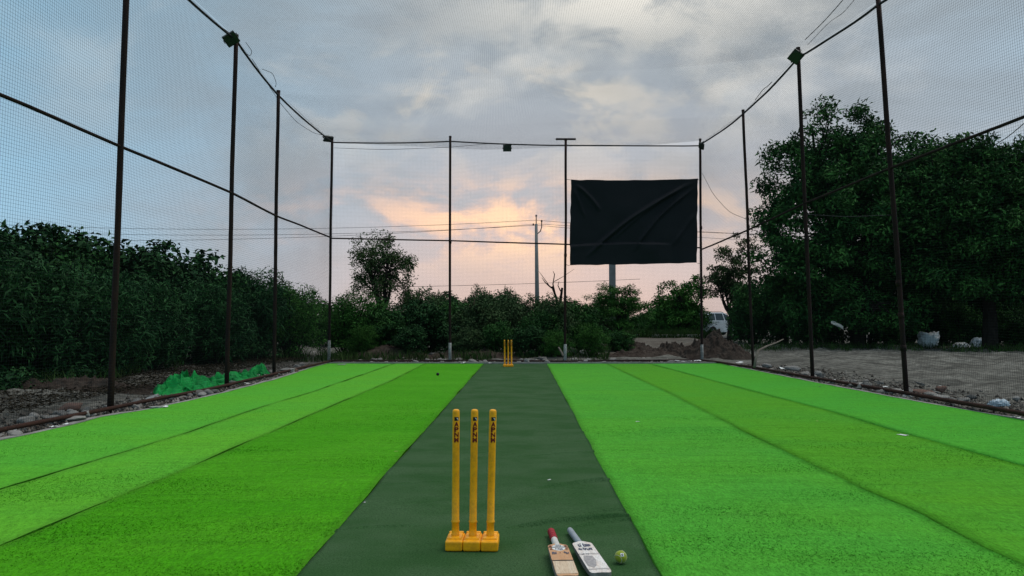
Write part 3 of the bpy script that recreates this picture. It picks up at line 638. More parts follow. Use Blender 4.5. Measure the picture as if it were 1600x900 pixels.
def norm_glyph(ch, w, h):
    V, F = text_mesh(ch, 1.0); lo, hi = V.min(0), V.max(0)
    V[:, 0] = (V[:, 0] - (lo[0] + hi[0]) / 2) / (hi[0] - lo[0]) * w; V[:, 1] = (V[:, 1] - lo[1]) / (hi[1] - lo[1]) * h; return subdiv_x(V, F, 1)
glyphs = [norm_glyph(ch, 0.025, 0.0255) for ch in 'APNM']
STUMP_H = 0.715
def wicket(loc, rz, label, tilts, group):
    e = empty('wicket', loc, (0, 0, rz), label=label, cat='wicket', group=group)
    bw, bd, bh, sp = 0.091, 0.165, 0.056, 0.0915
    bs = join([box(0, 0, 0.022, 0.25, 0.10, 0.036, 0.004), box(0, -bd * 0.28, 0.030, 0.24, 0.022, 0.030, 0.003)])
    base_ = obj('base', mesh_py('base', *bs), M['yellow'], e)
    for i in range(3):
        x = (i - 1) * sp
        blk = join([box(x, 0, bh * 0.46, bw * 0.985, bd, bh * 0.92, 0.011, 3), box(x, 0.010, bh * 0.5 + 0.003, bw * 0.80, bd * 0.70, bh, 0.006, 2), box(x, bd * 0.40, bh * 0.5 + 0.006, bw * 0.86, 0.022, bh, 0.006, 2)])
        obj('base_block', mesh_py('base_block', *blk), M['yellow'], base_, smooth=False)
        prof = [(SR * 1.14, -0.002), (SR * 1.16, 0.008), (SR * 1.04, 0.012), (SR * 1.03, 0.068), (SR * 1.16, 0.071), (SR * 1.18, 0.078), (SR * 1.02, 0.082), (SR, 0.3), (SR, STUMP_H - bh - 0.018),
                (SR * 0.97, STUMP_H - bh - 0.009), (SR * 0.84, STUMP_H - bh - 0.003), (SR * 0.5, STUMP_H - bh)]
        st = obj('stump', mesh_py('stump', *lathe(prof, 20)), M['yellow'], e, smooth=True, loc=(x, 0.004, bh), rot=tilts[i])
        top = STUMP_H - bh; r = SR + 0.0006
        gl_ = [wrap(V, F, top - 0.062 - (k + 1) * 0.0272, R(14), r) for k, (V, F) in enumerate(glyphs)]
        obj('lettering', mesh_py('lettering', *join(gl_)), M['letter'], st)
        pv = [(-0.0115 + 0.023 * i_ / 6, 0.0195 * j_) for j_ in (0, 1) for i_ in range(7)]; pf = [(i_, i_ + 1, i_ + 8, i_ + 7) for i_ in range(6)]
        obj('emblem', mesh_py('emblem', *wrap(np.array(pv), pf, top - 0.058, R(14), r)), M['print_black'], st)
        mk = np.array([(-0.001, 0.0135), (0.003, 0.0165), (0.007, 0.0125), (0.0085, 0.003), (0.006, 0.0015), (0.0045, 0.010), (0.0015, 0.012)])
        obj('emblem_mark', mesh_py('emblem_mark', *wrap(mk, [(0, 6, 5, 2, 1), (5, 4, 3, 2)], top - 0.058, R(14), r + 0.0005)), M['print_white'], st)
    return e
nw = G(737.3, 865.7)
WK = wicket((nw[0], nw[1] + 0.088, 0.012), R(-1.5), 'yellow three stump wicket in the foreground of the green mat', [(R(0.4), R(0.2), 0), (R(0.2), R(0.75), 0), (R(0.3), R(1.2), 0)], 'yellow plastic wickets')
WK.scale = (1.067, 1.067, 1.067)
fw_ = G(794, 573.5)
wicket((fw_[0], fw_[1], 0.012), R(3), 'small distant yellow wicket at the far end of the mat', [(R(0.4), R(-0.6), 0), (R(0.2), R(0.2), 0), (R(-0.2), R(-0.4), 0)], 'yellow plastic wickets')

# ================================================================== bats and ball
def bat(hand, sh_pt, label, mats, rollx, which):
    hand, sh_pt = np.array(hand), np.array(sh_pt); d = sh_pt - hand; rz = math.atan2(d[1], d[0]) - math.pi / 2
    e = empty('cricket_bat', (hand[0], hand[1], 0.012), (0, 0, rz), label=label, cat='cricket bat')
    LH, LB, BW = 0.285, 0.56, 0.108
    ys_ = [0.262, 0.275, 0.288, 0.305, 0.33, 0.40, 0.52, 0.64, 0.74, 0.80, 0.83, 0.845, 0.85]
    wd = [0.018, 0.030, 0.046, 0.0525, 0.054, 0.054, 0.054, 0.054, 0.054, 0.054, 0.0525, 0.047, 0.036]
    ed = [0.012, 0.013, 0.014, 0.015, 0.017, 0.021, 0.027, 0.030, 0.028, 0.023, 0.020, 0.018, 0.016]
    sp_ = [0.018, 0.022, 0.024, 0.026, 0.029, 0.036, 0.046, 0.052, 0.046, 0.034, 0.028, 0.024, 0.020]
    zf = 0.053; V, F = [], []; mp = lambda y_: 0.335 + (y_ - 0.262) * 0.505 / 0.588; ys_ = [mp(y_) for y_ in ys_]
    for y_, w_, e_, s_ in zip(ys_, wd, ed, sp_):
        V += [(-w_, y_, zf), (-w_ * 0.5, y_, zf + 0.0012), (0, y_, zf + 0.0016), (w_ * 0.5, y_, zf + 0.0012), (w_, y_, zf), (w_, y_, zf - e_), (w_ * 0.45, y_, zf - (e_ + s_) * 0.55), (0, y_, zf - s_), (-w_ * 0.45, y_, zf - (e_ + s_) * 0.55), (-w_, y_, zf - e_)]
    n = 10
    for i in range(len(ys_) - 1):
        for j in range(n): F.append((i * n + j, (i + 1) * n + j, (i + 1) * n + (j + 1) % n, i * n + (j + 1) % n))
    F += [tuple(range(n)), tuple((len(ys_) - 1) * n + j for j in range(n - 1, -1, -1))]
    me = mesh_py('blade', V, F); me.materials.append(M[mats[0]]); me.materials.append(M[mats[1]])
    for pl in me.polygons: pl.material_index = 0 if (abs(pl.normal.z) > 0.8 and pl.center.z > zf - 0.002) else 1
    me.flip_normals()
    bl_ = obj('blade', me, None, e)
    zc = zf - 0.018
    yy_ = np.linspace(0.0, 0.275, 34)
    if which == 0:
        g1 = np.linspace(0.0, 0.190, 30); r1 = 0.0205 + 0.0016 * np.sin(g1 * 150); r1[0] = 0.013
        obj('grip', mesh_py('grip', *tube(np.c_[0 * g1, g1, zc - 0.010 + 0 * g1 + g1 * 0.032], r1, 14)), M['red_grip'], e, smooth=True)
        g2 = np.linspace(0.188, 0.372, 12); r2 = np.interp(g2, [0.188, 0.25, 0.32, 0.372], [0.0185, 0.0180, 0.020, 0.024])
        obj('binding', mesh_py('binding', *tube(np.c_[0 * g2, g2, zc - 0.010 + g2 * 0.032], r2, 14)), M['tape'], e, smooth=True)
    else:
        g1 = np.linspace(0.0, 0.352, 34); r1 = 0.0178 + 0.0006 * np.sin(g1 * 220); r1[0] = 0.012; r1[1] = 0.0172
        obj('grip', mesh_py('grip', *tube(np.c_[0 * g1, g1, zc - 0.012 + g1 * 0.028], r1, 14)), M['grey_grip'], e, smooth=True)
    zt = zf + 0.0022
    def flat(name, pts_, mat, par=bl_, z=zt):
        k = len(pts_); obj(name, mesh_py(name, [(x_, mp(y_), z) for x_, y_ in pts_], [tuple(range(k))] if Vector((0, 0, 1)).dot(nrm2(pts_)) > 0 else [tuple(range(k - 1, -1, -1))]), M[mat], par)
    def band(y0, y1, mat='print_black'):
        V = [(x_, y_, z_) for y_ in (mp(y0), mp(y1)) for x_, z_ in ((-0.0548, zf - 0.022), (-0.0548, zf + 0.0036), (0, zf + 0.0042), (0.0548, zf + 0.0036), (0.0548, zf - 0.022))]
        obj('tape_band', mesh_py('tape_band', V, [(i, i + 1, i + 6, i + 5) for i in range(4)]), M[mat], bl_)
    def ell(cx, cy, rx, ry, k=20): return [(cx + rx * math.cos(w * 2 * math.pi / k), cy + ry * math.sin(w * 2 * math.pi / k)) for w in range(k)]
    r = random.Random(5 + which)
    def scrawl(x0, x1, y0, y1, mat, k, tk=0.0022):
        pr = []
        for i in range(k):
            cx = x0 + (x1 - x0) * (i + 0.5) / k; w_ = (x1 - x0) / k * 0.36
            for s_ in range(5):
                ax, bx = cx + r.uniform(-w_, w_), cx + r.uniform(-w_, w_); ay, by = mp(r.uniform(y0, y1)), mp(r.uniform(y0, y1))
                dd = np.array([bx - ax, by - ay]); L_ = np.hypot(*dd) + 1e-6; nn = np.array([-dd[1], dd[0]]) / L_ * tk
                pr.append((np.array([(ax - nn[0], ay - nn[1], zt + 0.0006 + 0.0001 * s_), (bx - nn[0], by - nn[1], zt + 0.0006 + 0.0001 * s_), (bx + nn[0], by + nn[1], zt + 0.0006 + 0.0001 * s_), (ax + nn[0], ay + nn[1], zt + 0.0006 + 0.0001 * s_)]), [(0, 1, 2, 3)]))
        obj('print', mesh_py('print', *join(pr)), M[mat], bl_)
    if which == 0:
        flat('sticker', ell(0.0, 0.352, 0.036, 0.058), 'print_white')
        scrawl(-0.020, 0.020, 0.365, 0.398, 'navy', 4); scrawl(-0.018, 0.018, 0.302, 0.328, 'navy', 4, 0.0018)
        for sx_ in (-1, 1):
            for y_ in (0.316, 0.378): flat('emblem', ell(sx_ * 0.041, y_, 0.0075, 0.010, 6), 'letter', z=zt + 0.0004)
            scrawl(sx_ * 0.032 - 0.013, sx_ * 0.032 + 0.013, 0.430, 0.480, 'navy', 3, 0.0026)
        scrawl(-0.006, 0.006, 0.445, 0.468, 'letter', 1, 0.002)
        band(0.340, 0.350); band(0.592, 0.604)
        flat('bare_face', [(-0.0525, 0.605), (0.0525, 0.605), (0.0525, 0.82), (-0.0525, 0.82)], 'willow')
    else:
        scrawl(-0.036, 0.030, 0.315, 0.385, 'navy', 6, 0.0036); scrawl(-0.034, 0.040, 0.405, 0.455, 'navy', 7, 0.0026)
        flat('letter_mark', [(0.006, 0.33), (0.014, 0.33), (0.014, 0.40), (0.006, 0.40)], 'print_white', z=zt + 0.0015)
        flat('worn_patch', [(-0.010, 0.56), (0.034, 0.55), (0.046, 0.62), (0.044, 0.73), (0.020, 0.77), (0.0, 0.73), (-0.014, 0.64)], 'scuff')
        band(0.520, 0.527, 'scuff'); band(0.792, 0.799, 'scuff'); scrawl(0.0, 0.04, 0.512, 0.534, 'navy', 2, 0.002)
    e.rotation_euler = (0, rollx, rz)
    return e
def nrm2(pts_):
    a_ = sum(pts_[i][0] * pts_[(i + 1) % len(pts_)][1] - pts_[(i + 1) % len(pts_)][0] * pts_[i][1] for i in range(len(pts_)))
    return Vector((0, 0, 1 if a_ > 0 else -1))
bat(G(861, 832, 0.03), G(886, 900, 0.05), 'cricket bat with red grip, white binding and bare wood face, lying on the mat', ('willow_orange', 'bat_side'), R(0), 0)
bat(G(890, 829, 0.03), G(938, 897, 0.05), 'cricket bat with grey grip and scuffed white face, lying next to the ball', ('bat_white', 'bat_side'), R(0), 1)
bl_c = G(971, 886, 0.0)
be = empty('tennis_ball', (bl_c[0], bl_c[1] + 0.02, 0.0125), label='yellow green tennis ball on the mat beside the bats', cat='ball')
V, F = ico(4); RB = 0.0325
obj('felt', mesh_np('felt', V * RB + np.array([0, 0, RB]), F), M['ball'], be, smooth=True)
t = np.linspace(0, 2 * math.pi, 80); al, be_ = 0.76, 0.24
sv = np.stack([al * np.cos(t) + be_ * np.cos(3 * t), al * np.sin(t) - be_ * np.sin(3 * t), 2 * math.sqrt(al * be_) * np.sin(2 * t)], 1)
sv /= np.linalg.norm(sv, axis=1)[:, None]
RM = np.array(Matrix.Rotation(R(35), 3, 'Y') @ Matrix.Rotation(R(55), 3, 'X') @ Matrix.Rotation(R(20), 3, 'Z'))
obj('seam', mesh_py('seam', *tube((sv @ RM.T) * RB * 1.001 + [0, 0, RB], 0.0014, 5, False)), M['seam'], be, smooth=True)
dn = np.array([0.12, -0.80, 0.62]); dn /= np.linalg.norm(dn); e1 = np.cross([0, 0, 1], dn); e1 /= np.linalg.norm(e1); e2 = np.cross(dn, e1)
def ballpatch(pts2, r): 
    out = []
    for x_, y_ in pts2:
        q_ = dn * RB + e1 * x_ + e2 * y_; out.append(q_ / np.linalg.norm(q_) * r + np.array([0, 0, RB]))
    return np.array(out)
g9 = [(-0.009 + 0.018 * i / 4, -0.009 + 0.018 * j / 4) for j in range(5) for i in range(5)]
obj('label_patch', mesh_py('label_patch', ballpatch(g9, RB + 0.0007), [(j * 5 + i, j * 5 + i + 1, j * 5 + i + 6, j * 5 + i + 5) for j in range(4) for i in range(4)]), M['print_white'], be)
V, F = norm_glyph('G', 0.010, 0.011); V = V.copy(); V[:, 1] -= 0.0055
obj('print', mesh_py('print', ballpatch(V[:, :2], RB + 0.0012), F), M['print_black'], be)

# ================================================================== scraps lying on the turf
def crumple(seed, n=10, amp=0.35):
    a, c = np.meshgrid(np.linspace(-1, 1, n), np.linspace(-1, 1, n)); a, c = a.ravel(), c.ravel()
    q_ = np.c_[a, c, 0 * a + seed]; z_ = amp * (0.5 + 0.5 * fbm(q_ * 1.4, 3, seed)); rr = 1 + 0.25 * vnoise(q_ * 1.2, seed + 3)
    return np.c_[a * rr, c * rr, z_], grid(n, n)
def scrap(u, v, sx_, sy_, hz, mat, label, seed, name='paper_scrap', cat='scrap', z0=0.018):
    g_ = G(u, v); V, F = crumple(seed); obj(name, mesh_np(name, V * np.array([sx_, sy_, hz]), F), M[mat], loc=(g_[0], g_[1], z0), rot=(0, 0, seed * 0.7), label=label, cat=cat)
scrap(858, 753.5, 0.017, 0.007, 0.014, 'plastic', 'small white scrap on the dark mat right of the near wicket', 1)
scrap(996, 661, 0.016, 0.022, 0.016, 'plastic', 'white scrap on the bright turf right of the mat', 2)
scrap(1411, 682, 0.045, 0.03, 0.012, 'plastic', 'flat white scrap beside the right turf seam', 3)
scrap(570, 789, 0.006, 0.008, 0.01, 'plastic', 'tiny white bit at the left edge of the mat', 4)
scrap(619, 708, 0.02, 0.008, 0.006, 'ball', 'pale sliver on the turf left of the near wicket', 5)
scrap(1281, 606, 0.03, 0.02, 0.03, 'print_black', 'small black scrap on the turf below the diamond floodlight post', 6)
scrap(1277, 660, 0.018, 0.012, 0.008, 'ball', 'small pale yellow leaf on the yellowish right strip', 7)
scrap(889, 880, 0.004, 0.004, 0.004, 'ball', 'tiny crumb between the bats', 8)
g_ = G(684, 588); V, F = ico(3)
bb = empty('small_ball', (g_[0], g_[1], 0.018), label='small black ball on the turf left of the far wicket', cat='ball')
obj('shell', mesh_np('shell', V * 0.034 * (1 + 0.01 * vnoise(V * 9)[:, None]) + [0, 0, 0.032], F), M['print_black'], bb, smooth=True)
tt = np.linspace(0, 2 * math.pi, 40); obj('seam', mesh_py('seam', *tube(np.c_[0.0342 * np.cos(tt), 0.012 * np.sin(tt), 0.032 + 0.0325 * np.sin(tt)], 0.0016, 5, False)), M['trim'], bb)

# ================================================================== stones, rubble, litter outside the net
def stone_mesh(seed, boxy=0.0, flat_=1.0):
    V, F = ico(3); d = V / np.linalg.norm(V, axis=1)[:, None]
    if boxy: V = V / (np.abs(V) ** 6).sum(1)[:, None] ** (1 / 6) * boxy + V * (1 - boxy)
    r0 = np.random.default_rng(seed)
    for _ in range(9):                                    # chipped facets
        n_ = r0.normal(size=3); n_ /= np.linalg.norm(n_); h_ = r0.uniform(0.62, 0.9); s_ = V @ n_ - h_; V = V - np.outer(np.maximum(s_, 0), n_)
    V = V * (1 + 0.10 * fbm(d * 2.2 + seed, 4, seed))[:, None]; V[:, 2] *= flat_
    return mesh_np('stone', V, F)
SM = [stone_mesh(i, 0.0, 0.75) for i in range(5)]; BM = [stone_mesh(20 + i, 0.85, 1.0) for i in range(3)]; FMs = [stone_mesh(40 + i, 0.3, 0.35) for i in range(3)]
def stone(u, v, w_px, h_px, label, kind='s', mat='stone', seed=0, rot=None, group=None, depth=0.8):
    g_ = G(u, v); k = g_[1] / FPX; w = w_px * k / 2; h = h_px * k / 2
    me = {'s': SM, 'b': BM, 'f': FMs}[kind][seed % 3].copy(); me.materials.clear(); me.materials.append(M[mat])
    zs = {'s': 0.75, 'b': 1.0, 'f': 0.35}[kind]
    return obj('rubble_stone' if mat != 'brick' else 'broken_brick', me, None, loc=(g_[0], g_[1] + w * depth, h * 0.85), rot=rot or (0.1 * math.sin(seed), 0.1 * math.cos(seed * 2), seed * 1.3 if kind == 's' else 0.25 * math.sin(seed * 3)),
               scale=(w, w * depth, h / zs), label=label, cat='stone' if mat != 'brick' else 'brick', group=group)
stone(101, 648, 36, 18, 'large brown brick block beside the left net', 'b', 'brick', 1)
stone(48, 657, 20, 13, 'pale grey stone farthest left by the net', 's', 'stone', 2)
stone(66, 656, 16, 7, 'flat grey stone between the pale stone and the brown block', 'f', 'stone', 3)
stone(129, 655, 20, 15, 'rough grey lump at the right end of the left rubble row', 's', 'concrete', 4)
stone(90, 662, 56, 9, 'long broken concrete slab along the left bottom pipe', 'f', 'concrete', 5)
stone(14, 683, 30, 9, 'pale broken slab at the picture edge by the left pipe', 'f', 'concrete', 6)
stone(232, 629, 28, 10, 'tilted white board piece left of the green sheet', 'f', 'whitepaint', 7, rot=(0.1, -0.35, 0.4))
stone(205, 633, 26, 4, 'thin white strip right of the nearest left post', 'f', 'whitepaint', 8)
stone(212, 630, 14, 9, 'small grey lump beside the white strip', 's', 'stone', 9)
stone(240, 640, 22, 5, 'white fragment on the turf side of the left pipe', 'f', 'whitepaint', 10)
stone(313, 620, 18, 8, 'pale stone sticking out in the middle of the green sheet', 's', 'concrete', 11)
stone(383, 590, 14, 6, 'white lump behind the far end of the green sheet', 's', 'whitepaint', 12)
stone(448, 583, 26, 8, 'grey slab right of the third left post', 'f', 'concrete', 13)
stone(460, 582, 10, 6, 'orange brown brick bit near the back left corner', 'b', 'brick', 14)
stone(488, 553, 12, 5, 'pale stone left of the back left corner post', 's', 'stone', 15)
stone(627, 563, 16, 5, 'small stone half way along the back net on the left', 's', 'stone', 16)
stone(677, 559, 20, 9, 'grey stone left of the back post', 's', 'stone', 17)
stone(692, 560, 22, 8, 'flat stone at the foot of the back post', 'f', 'concrete', 18)
stone(716, 552, 22, 9, 'brown stone just right of the back post', 's', 'brick', 19)
stone(737.5, 554.5, 18, 10, 'white slab leaning left of the far wicket', 'f', 'whitepaint', 20, rot=(0.2, 0.55, 0.2))
stone(755, 553, 16, 15, 'upright white slab behind the far wicket', 'b', 'whitepaint', 21, rot=(0.1, 0.25, 0.3), depth=0.4)
stone(767, 551, 14, 8, 'small tilted white piece next to the far wicket', 'f', 'whitepaint', 22, rot=(0.1, 0.5, 0.1))
stone(819, 547, 10, 10, 'small angular stone right of the far wicket', 'b', 'stone', 23, rot=(0.3, 0.5, 0.4))
stone(811, 557, 9, 5, 'little white stone right of the far wicket', 's', 'concrete', 24)
stone(822, 556, 8, 4, 'dark little stone right of the far wicket', 's', 'stone', 25)
stone(850, 545, 18, 10, 'rounded grey boulder behind the flat slabs', 's', 'stone', 26)
stone(842, 551, 30, 7, 'flat grey slab below the boulder', 'f', 'concrete', 27)
stone(855, 550, 18, 6, 'pale slab leaning on the flat slab', 'f', 'whitepaint', 28, rot=(0, -0.3, 0.2))
stone(840, 560, 16, 4, 'thin pale chip in front of the slabs', 'f', 'concrete', 29)
stone(856, 556, 14, 4, 'small chip right of the slabs', 'f', 'concrete', 30)
stone(895.5, 559, 15, 16, 'squarish brown grey block right of the T topped post', 'b', 'stone', 31)
stone(913, 556, 14, 10, 'square concrete block near the right pitch corner', 'b', 'whitepaint', 32, rot=(0, 0, 0.1))
stone(914, 567, 12, 6, 'broken pale block below the square concrete block', 's', 'concrete', 33)
stone(1200, 576, 16, 9, 'round grey stone by the snapped branch', 's', 'concrete', 34)
stone(1186, 577, 14, 6, 'flat pale stone at the foot of the slim right post', 'f', 'concrete', 35)
stone(1243, 581, 26, 11, 'large pale stone left of the diamond floodlight post', 's', 'concrete', 36)
stone(1263, 586, 10, 6, 'white chip at the diamond floodlight post', 's', 'whitepaint', 37)
stone(1281, 590, 14, 12, 'grey stone right of the diamond floodlight post', 's', 'concrete', 38)
stone(1350, 603, 22, 4, 'flat white shard on the right rubble strip', 'f', 'whitepaint', 39)
stone(1378, 602, 16, 7, 'dark lump left of the farthest right post', 's', 'stone', 40)
stone(1450, 617, 36, 8, 'flat pinkish slab right of the farthest right post', 'f', 'brick', 41)
stone(1474, 615, 18, 12, 'brown brick with a white top', 'b', 'brick', 42)
stone(1475, 607.5, 12, 5, 'white chip lying on the brown brick', 'f', 'whitepaint', 43, rot=(0, 0.3, 0))
stone(1478, 624, 24, 7, 'pale yellowish stone in front of the brown brick', 'f', 'concrete', 44)
stone(1524, 626, 18, 11, 'dark grey stone left of the plastic bag at the right edge', 's', 'stone', 45)
stone(1425, 622, 22, 5, 'white broken tile at the foot of the farthest right post', 'f', 'whitepaint', 46)
stone(1592, 628, 14, 10, 'grey stone right of the plastic bag at the right edge', 's', 'concrete', 47)
rs = random.Random(3); k = 0
for side, n_ in (('left', 60), ('back', 66), ('right', 110)):
    for i in range(n_):
        if side == 'left': y_ = rs.uniform(7.8, 20.5); x_ = float(xat(E0, np.array(y_))) - rs.uniform(0.2, 0.75)
        elif side == 'back': x_ = rs.uniform(-4.6, 5.6); y_ = 21.75 + abs(rs.gauss(0, 0.9))
        else: y_ = rs.uniform(9.2, 21.0); x_ = float(xat(E7, np.array(y_))) + 0.16 + abs(rs.gauss(0, 0.5))
        s = rs.uniform(0.03, 0.10) * (1.25 if side == 'back' else 1)
        me = (SM + FMs)[rs.randrange(8)]
        o = obj('small_stone', me, None, loc=(x_, y_, s * 0.35), rot=(rs.uniform(-.3, .3), rs.uniform(-.3, .3), rs.uniform(0, 6)), scale=(s * rs.uniform(.8, 1.5), s, s * rs.uniform(.6, 1.1)),
                label='small piece of rubble strewn along the ' + side + ' edge of the turf', cat='stone', group='small rubble along the ' + side + ' edge')
        if len(me.materials) == 0: me.materials.append(M['stone'])
# gravel crumbs: too many to count
def crumbs():
    r = np.random.default_rng(4); n = 20000
    side = r.integers(0, 3, n); y = np.where(side == 0, r.uniform(7, 21, n), np.where(side == 1, 21.6 + np.abs(r.normal(0, 1.0, n)), r.uniform(8.5, 21, n)))
    x = np.where(side == 0, xat(E0, y) - 0.12 - np.abs(r.normal(0, 0.5, n)), np.where(side == 1, r.uniform(-5.2, 6, n), xat(E7, y) + 0.12 + np.abs(r.normal(0, 0.75, n))))
    s = 0.008 + 0.045 * r.random(n) ** 3; T = np.array([[1, 0, -.5], [-.5, .87, -.5], [-.5, -.87, -.5], [0, 0, 1.0]])
    a_ = r.random(n) * 6.28; ca, sa = np.cos(a_), np.sin(a_)
    V = np.empty((n, 4, 3)); jit = r.uniform(0.6, 1.4, (n, 4))
    for q_ in range(4):
        V[:, q_, 0] = x + s * jit[:, q_] * (T[q_, 0] * ca - T[q_, 1] * sa); V[:, q_, 1] = y + s * jit[:, q_] * (T[q_, 0] * sa + T[q_, 1] * ca); V[:, q_, 2] = 0.012 + s * jit[:, q_] * T[q_, 2] * 0.7
    F = (np.arange(n)[:, None, None] * 4 + np.array([[0, 2, 1], [0, 1, 3], [1, 2, 3], [2, 0, 3]])[None]).reshape(-1, 3)
    obj('gravel', mesh_np('gravel', V.reshape(-1, 3), F), material('gravel', (0.15, 0.14, 0.125), 0.95, 0.05, var=(0.055, 0.046, 0.038), vscale=3, vamt=0.9, island=0.75), kind='stuff')
crumbs()
for u, v, w_, h_, mt_, lb_ in [(20, 676, 10, 5, 'plastic', 'white litter flake by the pale broken slab at the left edge'), (84, 670, 12, 4, 'plastic', 'white litter strip on the turf edge left of the nearest post'), (104, 666, 8, 4, 'plastic', 'small white flake just left of the nearest left post'),
    (258, 638, 12, 4, 'plastic', 'white flake below the near end of the green sheet'), (388, 602, 14, 5, 'whitepaint', 'pale chip under the far end of the green sheet'), (405, 590, 10, 6, 'plastic', 'white shred behind the far half of the green sheet'),
    (533, 571, 18, 3, 'grey_rag', 'pale curled turf end right of the back left corner post'), (724, 569, 10, 3, 'plastic', 'white flake on the back edge right of the back post'), (766, 569, 7, 3, 'plastic', 'tiny white flake on the back edge near the far wicket'),
    (1068, 566, 24, 4, 'plastic', 'white strip on the back edge left of the back right corner post'), (1090, 566, 12, 4, 'plastic', 'white flake at the foot of the back right corner post'), (1155, 568, 16, 4, 'plastic', 'white shred below the dark earth heap'),
    (1222, 578, 14, 6, 'plastic', 'white shred right of the snapped branch'), (1300, 597, 16, 4, 'plastic', 'white shred on the right rubble strip past the diamond floodlight post'), (1384, 607, 12, 4, 'plastic', 'white flake left of the farthest right post'),
    (1412, 615, 8, 5, 'plastic', 'white flake touching the farthest right post'), (1444, 624, 10, 4, 'plastic', 'white flake below the pinkish slab'), (1588, 655, 12, 4, 'plastic', 'white flake at the lower right turf edge')]:
    g_ = G(u, v); k = g_[1] / FPX; V, F = crumple(int(u) % 23, 9, 0.6)
    obj('plastic_scrap', mesh_np('plastic_scrap', V * np.array([w_ * k / 2, w_ * k / 3, h_ * k]), F), M[mt_], loc=(g_[0], g_[1], 0.02), rot=(0, 0, (u * 0.3) % 3), label=lb_, cat='scrap')
# mounds
def mound(name, u, v, w, d, h, mat, label, seed, rough_=0.26, dy=0.0):
    g_ = G(u, v); n = 120; a, c = np.meshgrid(np.linspace(-1, 1, n), np.linspace(-1, 1, n)); a, c = a.ravel(), c.ravel()
    r_ = np.hypot(a, c); q_ = np.c_[a * w, c * d, 0 * a + seed]
    z_ = np.clip(1 - r_ ** 1.6, -0.1, 1) * (1 + 0.35 * fbm(q_ * 0.8, 3, seed)) * h
    z_ += rough_ * np.clip(1.05 - r_, 0, 1) ** 0.5 * (np.maximum(0, fbm(q_ * 4.5, 3, seed + 5)) + 0.55 * np.maximum(0, fbm(q_ * 12, 2, seed + 8)))
    z_ = np.where(r_ > 1.0, -0.12, z_)
    return obj(name, mesh_np(name, np.c_[a * w, c * d, z_], grid(n, n)), M[mat], smooth=False, loc=(g_[0], g_[1] + d * 0.8 + dy, -0.02), label=label, cat='mound')
mound('dirt_mound', 1130, 563, 1.35, 1.3, 0.62, 'mud', 'heap of dark lumpy earth behind the back right corner post', 2)
mound('dirt_mound', 1010, 561, 1.6, 1.2, 0.26, 'mud', 'low brown earth heap below the black sheet', 5, 0.10)
mound('dirt_mound', 985, 551, 1.5, 1.1, 0.34, 'mud', 'brown earth pile on the left part of the sandy bank', 17, 0.2)
mound('dirt_mound', 1062, 556, 1.0, 0.9, 0.30, 'mud', 'small clod heap joining the dark earth heap', 19, 0.24)
mound('dirt_mound', 740, 562, 1.9, 1.0, 0.26, 'mud', 'low earth ridge behind the far wicket', 8, 0.10)
mound('dirt_mound', 600, 563, 1.7, 1.2, 0.34, 'mud', 'dark reddish earth bank under the bushes left of centre', 11, 0.06)
mound('dirt_mound', 60, 618, 1.8, 1.0, 0.16, 'mud', 'dark earth heap behind the left rubble row', 14, 0.14)
# sandy bank and roadside kerb
a, c = np.meshgrid(np.linspace(0, 1, 60), np.linspace(0, 1, 90)); a, c = a.ravel(), c.ravel()
yb = 24 + (47 - 24) * c; xb = (2.6 + 1.8 * c + 0.4 * c * c) * (1 - a) + (6.2 + 6.3 * c) * a
zb = 0.02 + 0.10 * c + 0.05 * fbm(np.c_[xb, yb * 0.6, 0 * a], 3, 4); ed_ = np.minimum(np.minimum(a, 1 - a) * 8, np.minimum(c, 1) * 12).clip(0, 1); zb = zb * ed_ - 0.12 * (1 - ed_)
obj('sandy_bank', mesh_np('sandy_bank', np.c_[xb, yb, zb], grid(60, 90)), M['sand'], smooth=True, kind='structure')
kp = [P(948, 531, 47.0), P(1092, 530.5, 47.0)]
kv = box(0, 0, 0, kp[1][0] - kp[0][0], 0.22, 0.42, 0.03); kc = (kp[0] + kp[1]) / 2
obj('roadside_kerb', mesh_py('roadside_kerb', *kv), material('pale kerb paint', (0.70, 0.68, 0.64), 0.85, 0.2, var=(0.52, 0.50, 0.46), vscale=2, fine=(0.3, 0.28, 0.25), fscale=12), loc=(kc[0], kc[1] - 0.3, 0.12), rot=(0, 0, -0.02), label='pale low kerb of the road beyond the sandy bank', cat='kerb')
obj('road', mesh_py('road', [(-30, 47.4, 0.125), (60, 47.4, 0.125), (60, 51.5, 0.125), (-30, 51.5, 0.125), (-30, 47.4, -0.2), (60, 47.4, -0.2)], [(0, 1, 2, 3), (4, 5, 1, 0)]), material('road asphalt', (0.055, 0.055, 0.056), 0.9, 0.2, var=(0.075, 0.072, 0.068), vscale=1, fine=(0.04, 0.04, 0.04), fscale=30), kind='structure')
